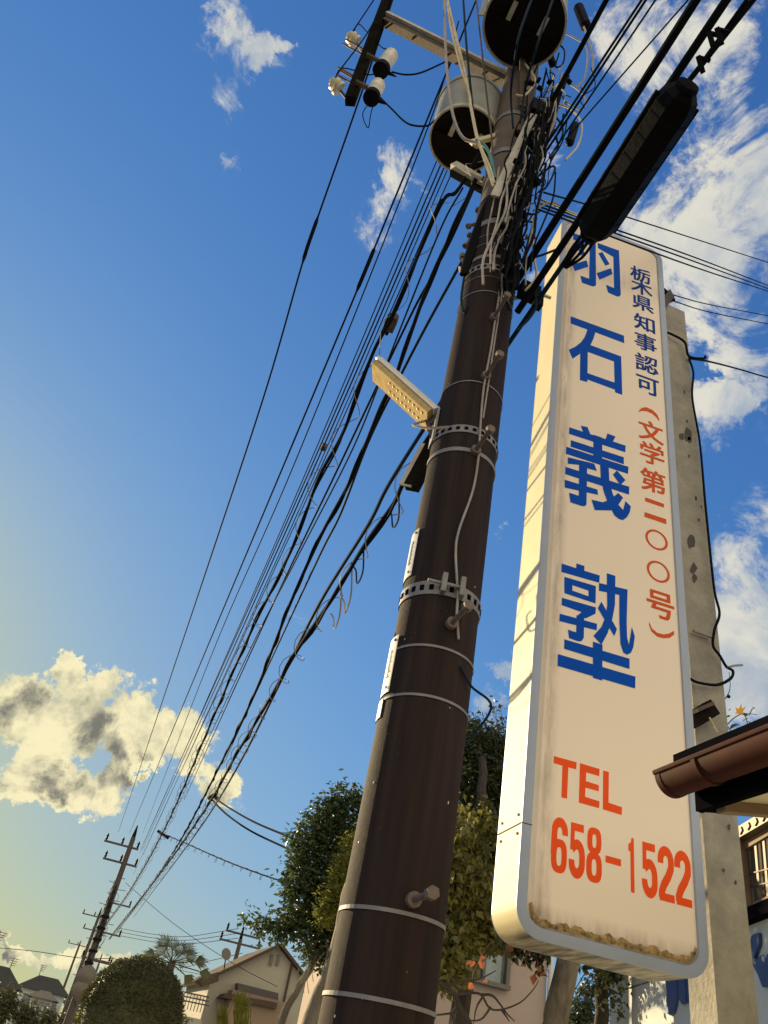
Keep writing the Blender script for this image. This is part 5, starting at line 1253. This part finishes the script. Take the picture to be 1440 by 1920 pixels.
for (x, y, s_) in ((1375, 1358, .045), (1383, 1358, .075), (1400, 1352, .06), (1404, 1346, .05), (1366, 1333, .03), (1370, 1342, .035), (1412, 1327, .035), (1378, 1368, .04), (1392, 1340, .05), (1368, 1375, .03), (1398, 1358, .05)):
    inst('leaf', lm2, Matrix.Translation(P(x, y, 3.9)) @ rotm(rng, 1.4).to_4x4() @ Matrix.Scale(s_, 4), mp_)
c = P(1366, 1306, 3.9); obj('berry', MB().lathe(c, [(.003, -.012), (.010, -.008), (.013, 0), (.010, .008), (.003, .012)], 8), m_blk, mp_)

# ------------------------------------------------------------------ far utility poles
def gpole(px, Y, top, arms, lab, rb=.17):
    z = P(px, top, Y).z; x = P(px, top, Y).x; t = empty('utility_pole', (x, Y, 0), lab, 'utility pole', 'utility poles further down the street')
    obj('shaft', MB().lathe((x, Y, 0), [(rb, 0), (rb * .62, z - .6)], 14), m_farpole, t, smooth=True)
    obj('pole_cap', MB().lathe((x, Y, z - .6), [(rb * .45, 0), (rb * .5, .1), (.03, .6)], 8), m_wire, t)
    for (dz, l0, l1, ni) in arms:
        a = obj('crossarm', MB().box((x + (l0 + l1) / 2, Y, z - dz), l1 - l0, .09, .09), m_farpole, t)
        for k in range(ni):
            c = Vector((x + l0 + .08 + (l1 - l0 - .16) * k / max(1, ni - 1), Y, z - dz + .05)); obj('insulator', MB().lathe(c, [(.03, 0), (.07, .08), (.05, .16), (.07, .22), (.02, .34)], 8), m_blk, a)
    return x, z, t
x, z, t = gpole(258, 45, 1548, [(1.1, -1.35, .45, 3), (1.9, -1.1, .65, 3)], 'nearest of the leaning row of far utility poles, with two crossarms', .2)
for k in range(26):
    zz = z - 2.6 - k * .26; s_ = (-1) ** k; obj('step_bolt', MB().tube([(x, 45, zz), (x + s_ * (.32 + .1 * (k % 3)), 45 - .1, zz + .02)], .016, 5), m_step, t)
for k in range(5):
    zz = z - 4.4 - k * .5; obj('clamp', MB().box((x, 44.9, zz), .42, .3, .09), m_trbot, t)
mbw = MB()
for k in range(30):
    z0 = z - 2.5 - random.random() * 5; x0 = x + random.uniform(-.25, .35); mbw.tube(catmull([(x, 44.8, z0), (x0, 44.8, z0 - .3), (x + random.uniform(-.2, .3), 44.8, z0 - .9)], 4), .012, 4)
obj('loose_wires', mbw, m_wire, t, kind='stuff')
x2_, z2_, t2_ = gpole(191, 84, 1702, [(.8, -1.5, .7, 3), (1.9, -1.0, .8, 3)], 'second far utility pole, top just left of the nearest far pole', .2)
x3_, z3_, t3_ = gpole(152, 124, 1763, [(.6, -1.5, 1.0, 3)], 'small third far utility pole by the low cloud', .2)
gpole(192, 62, 1788, [(.5, -.8, .8, 2)], 'thin short pole right of the far pole row', .1)
gpole(216, 58, 1650, [(1.3, -.1, 1.5, 2), (3.0, -.1, 1.5, 2), (4.5, -.4, 1.4, 2)], 'faint slender pole with three small arms right of the nearest far pole', .07)
x, z, t = gpole(457, 46, 1738, [(.35, -.9, .9, 3), (.8, -1.1, 1.1, 3)], 'utility pole standing behind the gabled house roof', .17)
tmr = empty('traffic_mirror', Vector((P(163, 1832, 40).x, 40, 0)), 'pair of round traffic mirrors seen from behind on the far pole base', 'traffic mirror')
for (x, y) in ((162, 1830), (153, 1856)):
    c = P(x, y, 40); obj('mirror_disc', MB().lathe(c, [(.05, .10), (.32, .04), (.40, 0), (.40, -.03)], 24, Vector((0, -1, 0))), m_wframe, tmr, smooth=True)
obj('post', MB().tube([(P(158, 1850, 40).x, 40.05, 0), (P(158, 1850, 40).x, 40.05, P(162, 1830, 40).z)], .04, 8), m_farpole, tmr)

# ------------------------------------------------------------------ round clipped bush and palm
YB = 14
bc = P(256, 1870, YB); rr = 92 * mpp(bc); ztb = P(255, 1790, YB).z
bs = empty('round_bush', (bc.x, YB, 0), 'big round clipped bush at the lower left', 'bush')
rg_ = np.random.default_rng(31); V = []; Fc = []
hzc = ztb - rr * 1.0
for k in range(30000):
    v = rg_.normal(size=3); v /= np.linalg.norm(v); q = 1 + rg_.normal() * .018 - abs(rg_.normal()) * .03 + .035 * math.sin(v[0] * 5 + 1) * math.cos(v[2] * 6 + v[1] * 3) + .02 * math.sin(v[0] * 13 + v[2] * 11) + (.07 * rg_.random() if rg_.random() < .02 else 0)
    if v[2] < 0:
        a = math.atan2(v[1], v[0]); p_ = Vector((bc.x + math.cos(a) * rr * q, YB + math.sin(a) * rr * q, hzc * rg_.random()))
    else: p_ = Vector((bc.x + v[0] * rr * q, YB + v[1] * rr * q, hzc + v[2] * rr * q))
    Rm = rotm(rg_); o_ = len(V); s_ = .038
    for b in ((0, 0, 0), (.25, .4, .07), (0, 1, -.1), (-.25, .4, .07)): V.append(p_ + Rm @ (Vector(b) * s_))
    Fc += [(o_, o_ + 1, o_ + 2), (o_, o_ + 2, o_ + 3)]
mb = MB(); mb.v = V; mb.f = Fc; obj('foliage', mb, m_bush, bs, kind='stuff')
obj('inner_foliage', MB().lathe((bc.x, YB, 0), [(rr * .9, 0), (rr * .93, hzc)] + [(rr * .93 * math.cos(R_(a)), hzc + rr * .93 * math.sin(R_(a))) for a in range(10, 90, 10)] + [(.02, hzc + rr * .93)], 28), m_bush, bs, smooth=True)
pm = empty('palm_tree', Vector((P(322, 1800, 30).x, 30, 0)), 'fan palm poking up behind the round bush', 'palm')
pc = P(322, 1806, 30)
obj('trunk', MB().lathe((pc.x, 30, 0), [(.16, 0), (.13, pc.z)], 12), m_bark2, pm, smooth=True)
for k, (ang, L_, sp) in enumerate(((172, .62, 46), (150, .42, 60), (128, .55, 52), (100, .5, 60), (80, .35, 70), (60, .5, 56), (35, .45, 52), (15, .75, 44), (-8, .95, 38), (-30, .6, 40), (110, .2, 80), (45, .2, 80), (190, .4, 40))):
    a = R_(ang); dv = Vector((math.cos(a), random.uniform(-.5, .5), math.sin(a) * .8 + .05)).normalized()
    hub = pc + dv * L_; fr = MB(); fr.tube([pc, hub], .018, 5)
    sd_ = dv.cross(Vector((0, 1, .25))).normalized()
    for j in range(15):
        b = R_(-sp + j * sp / 7); t_ = (dv * math.cos(b) + sd_ * math.sin(b) + Vector((0, 0, -.12))).normalized(); w3 = t_.cross(Vector((0, 1, 0))).normalized() * .017; Lf = .56 * (1 - .3 * abs(j - 7) / 7)
        tip = hub + t_ * Lf + Vector((0, 0, -.14 * random.random()))
        fr.add([hub - w3 * .5, hub + t_ * Lf * .6 - w3, tip, hub + t_ * Lf * .6 + w3], [(0, 1, 2, 3)])
    obj('frond', fr, m_palm, pm)
# hedge foliage near the bush
hg2 = empty('shrub', Vector((P(345, 1915, 16).x, 16, 0)), 'low pale shrub at the bottom edge left of the round bush', 'shrub')
hg2.location = Vector((P(160, 1905, 20).x, 20, 0))
crown([clump(165, 1905, 20, 16), clump(158, 1925, 20, 18), clump(175, 1885, 20, 8)], 900, .07, m_leafy, hg2, seed=41)
hg3 = empty('shrub', Vector((P(350, 1915, 17).x, 17, 0)), 'dark low shrub at the bottom edge right of the round bush', 'shrub')
crown([clump(335, 1925, 17, 20), clump(300, 1935, 17, 26)], 900, .07, m_bush, hg3, seed=42)

# ------------------------------------------------------------------ gabled house
YH = 38.0
def HPt(x, y, o=0): return P(x, y, YH + o)
pk = HPt(523, 1776); el_ = HPt(396, 1836); xr = pk.x + (pk.x - el_.x) * .9
hs = empty('house', Vector((pk.x, YH, 0)), 'pale two-storey gabled house left of the leafy tree', 'house')
zr = el_.z; xr2 = pk.x + 2.6; zr2 = pk.z - 1.0
slp = (pk.z - el_.z) / (pk.x - el_.x); xr2 = pk.x + 3.2; zr2 = pk.z - 3.2 * slp
mb = MB().prism([Vector((el_.x, YH, 0)), Vector((xr2, YH, 0)), Vector((xr2, YH, zr2)), Vector((pk.x, YH, pk.z)), Vector((el_.x, YH, el_.z))], Vector((0, 7, 0)))
obj('wall', mb, m_hwall, hs)
def roofslab(a, b, th=.12, over=.35, d0=-.35, d1=7.3):
    u = (b - a).normalized(); nrm = Vector((-u.z, 0, u.x)); nrm = nrm if nrm.z > 0 else -nrm
    a_ = a - u * over + nrm * .01; return MB().prism([a_ + Vector((0, d0, 0)), b + nrm * .01 + Vector((0, d0, 0)), b + nrm * (th + .01) + Vector((0, d0, 0)), a_ + nrm * th + Vector((0, d0, 0))], Vector((0, d1 - d0, 0)))
obj('roof', roofslab(Vector((el_.x, YH, el_.z)), Vector((pk.x, YH, pk.z))), m_hroof, hs)
obj('roof', roofslab(Vector((xr2, YH, zr2)), Vector((pk.x, YH, pk.z))), m_hroof, hs)
for x in (509, 521):
    a = HPt(x, 1800, -.05); obj('vent_slot', MB().box(a, .13, .06, .42), m_wframe, hs)
a = HPt(470, 1857, -.25); bay = obj('bay_window', MB().prism([HPt(446, 1868, -.6), HPt(446, 1843, -.6), HPt(522, 1862, -.6), HPt(522, 1882, -.6)], Vector((0, .6, 0))), m_hdark, hs)
obj('porch_roof', MB().prism([HPt(416, 1870, -1.4), HPt(425, 1862, -1.4), HPt(520, 1880, -1.4), HPt(518, 1892, -1.4)], Vector((0, 1.4, 0))), m_hroof, hs)
obj('porch_wall', MB().box(HPt(470, 1910, -.7), 2.2, 1.0, 1.6), m_wood, hs)
obj('downpipe', MB().tube([HPt(548, 1800, -.1), HPt(545, 1830, -.1), HPt(520, 1915, -.1)], .05, 8) if False else MB().tube([(HPt(548, 1800).x, YH - .1, HPt(548, 1800).z), (HPt(548, 1800).x, YH - .1, 0)], .05, 8), m_hroof, hs)
dish = empty('satellite_dish', HPt(424, 1792), 'round satellite dish on the gabled house roof', 'satellite dish')
c = HPt(424, 1789); obj('dish', MB().lathe(c, [(.03, .06), (.17, .04), (.23, 0), (.235, -.01)], 20, Vector((-.35, 1, -.3))), m_wframe, dish, smooth=True)
obj('mast', MB().tube([c + Vector((.02, .05, -.05)), HPt(420, 1818, .2)], .025, 6), m_wire, dish)
# lower wing
lw = empty('house', Vector((HPt(370, 1900, -2).x, YH - 2, 0)), 'low pale house wing with a dark balcony rail right of the round bush', 'house')
a = P(340, 1855, 36); b = P(395, 1855, 36)
obj('wall', MB().box(((a.x + b.x) / 2, 37.5, a.z / 2 - .4), b.x - a.x, 2.8, a.z - .8), m_hwall, lw)
obj('roof', MB().prism([P(372, 1838, 35.8), P(378, 1832, 35.8), P(410, 1822, 35.8), P(410, 1840, 35.8), P(380, 1850, 35.8)], Vector((0, 1.5, 0))), m_hroof, lw)
for k in range(3): obj('rail', MB().bar(P(345, 1860 + k * 8, 35.9), P(392, 1870 + k * 8, 35.9), .04, .05), m_hdark, lw)
for k in range(8):
    p_ = P(347 + k * 6, 1860 + k * 1.3, 35.9); obj('baluster', MB().bar(p_, p_ - Vector((0, 0, .55)), .03, .03), m_hdark, lw)

# ------------------------------------------------------------------ far houses at lower left
def fhouse(xa, xb, ye, yr, Y, lab, wallm, ridge='x'):
    a = P(xa, ye, Y); b = P(xb, ye + (xb - xa) * .22, Y); ze = (a.z + b.z) / 2; cx = (a.x + b.x) / 2; zr_ = ze + yr * mpp(a); dpt = 7.0
    t = empty('house', (cx, Y, 0), lab, 'house', 'houses at the far end of the street')
    w2 = (b.x - a.x) / 2
    obj('wall', MB().box((cx, Y + dpt / 2, ze / 2), w2 * 2, dpt, ze), wallm, t)
    o_ = .5; rb = MB()
    rb.add([(cx - w2 - o_, Y - o_, ze), (cx + w2 + o_, Y - o_, ze), (cx + w2 + o_, Y + dpt + o_, ze), (cx - w2 - o_, Y + dpt + o_, ze), (cx - w2 * .45, Y + dpt / 2, zr_), (cx + w2 * .45, Y + dpt / 2, zr_)],
           [(0, 1, 5, 4), (1, 2, 5), (2, 3, 4, 5), (3, 0, 4), (3, 2, 1, 0)])
    obj('roof', rb, m_hroof2, t)
    for k in range(3):
        for zz in (ze * .25, ze * .72):
            wx = cx + (k - 1) * w2 * .6; wf_ = obj('window', MB().box((wx, Y - .04, zz), w2 * .32, .1, 1.0), m_wframe, t); obj('pane', MB().box((wx, Y - .1, zz), w2 * .26, .03, .85), m_glass, wf_)
    return t, cx, zr_
fhouse(-75, 28, 1832, 34, 78, 'dark roofed house at the far left edge', m_hwall)
fhouse(40, 122, 1850, 26, 96, 'pale house with a low hipped roof right of the left edge house', m_white)
fhouse(60, 100, 1868, 14, 88, 'small pale blue gabled shed before the far houses', m_white)
fhouse(122, 150, 1880, 14, 130, 'tiny far house just left of the far pole bases', m_hwall)
fhouse(175, 230, 1890, 14, 110, 'tiny far house between the far pole and the round bush', m_hwall)
for i, (x, y, Y) in enumerate(((27, 1795, 80), (81, 1808, 98), (2, 1745, 70))):
    c = P(x, y, Y); zb_a = P(x, y + 28, Y).z
    t = empty('aerial', (c.x, Y, zb_a), ('thin TV aerial on the far left house roof', 'thin TV aerial on the pale far house roof', 'thin mast at the extreme left edge')[i], 'aerial')
    obj('mast', MB().tube([(c.x, Y, zb_a - .3), (c.x, Y, c.z)], .03, 5), m_farpole, t)
    for k in range(4): obj('element', MB().box((c.x + .1, Y, c.z - .1 - k * .16), .7 - .1 * k, .04, .04), m_farpole, t)
ht = empty('tree', Vector((P(10, 1900, 66).x, 66, 0)), 'dark tree mass in front of the left edge house', 'tree')
crown([clump(8, 1885, 66, 24), clump(50, 1905, 66, 20), clump(90, 1915, 66, 16), clump(130, 1915, 66, 14)], 2500, .3, m_bush, ht, seed=51)
obj('trunk', MB().lathe((P(10, 1900, 66).x, 66, 0), [(.15, 0), (.1, 2)], 8), m_bark2, ht)
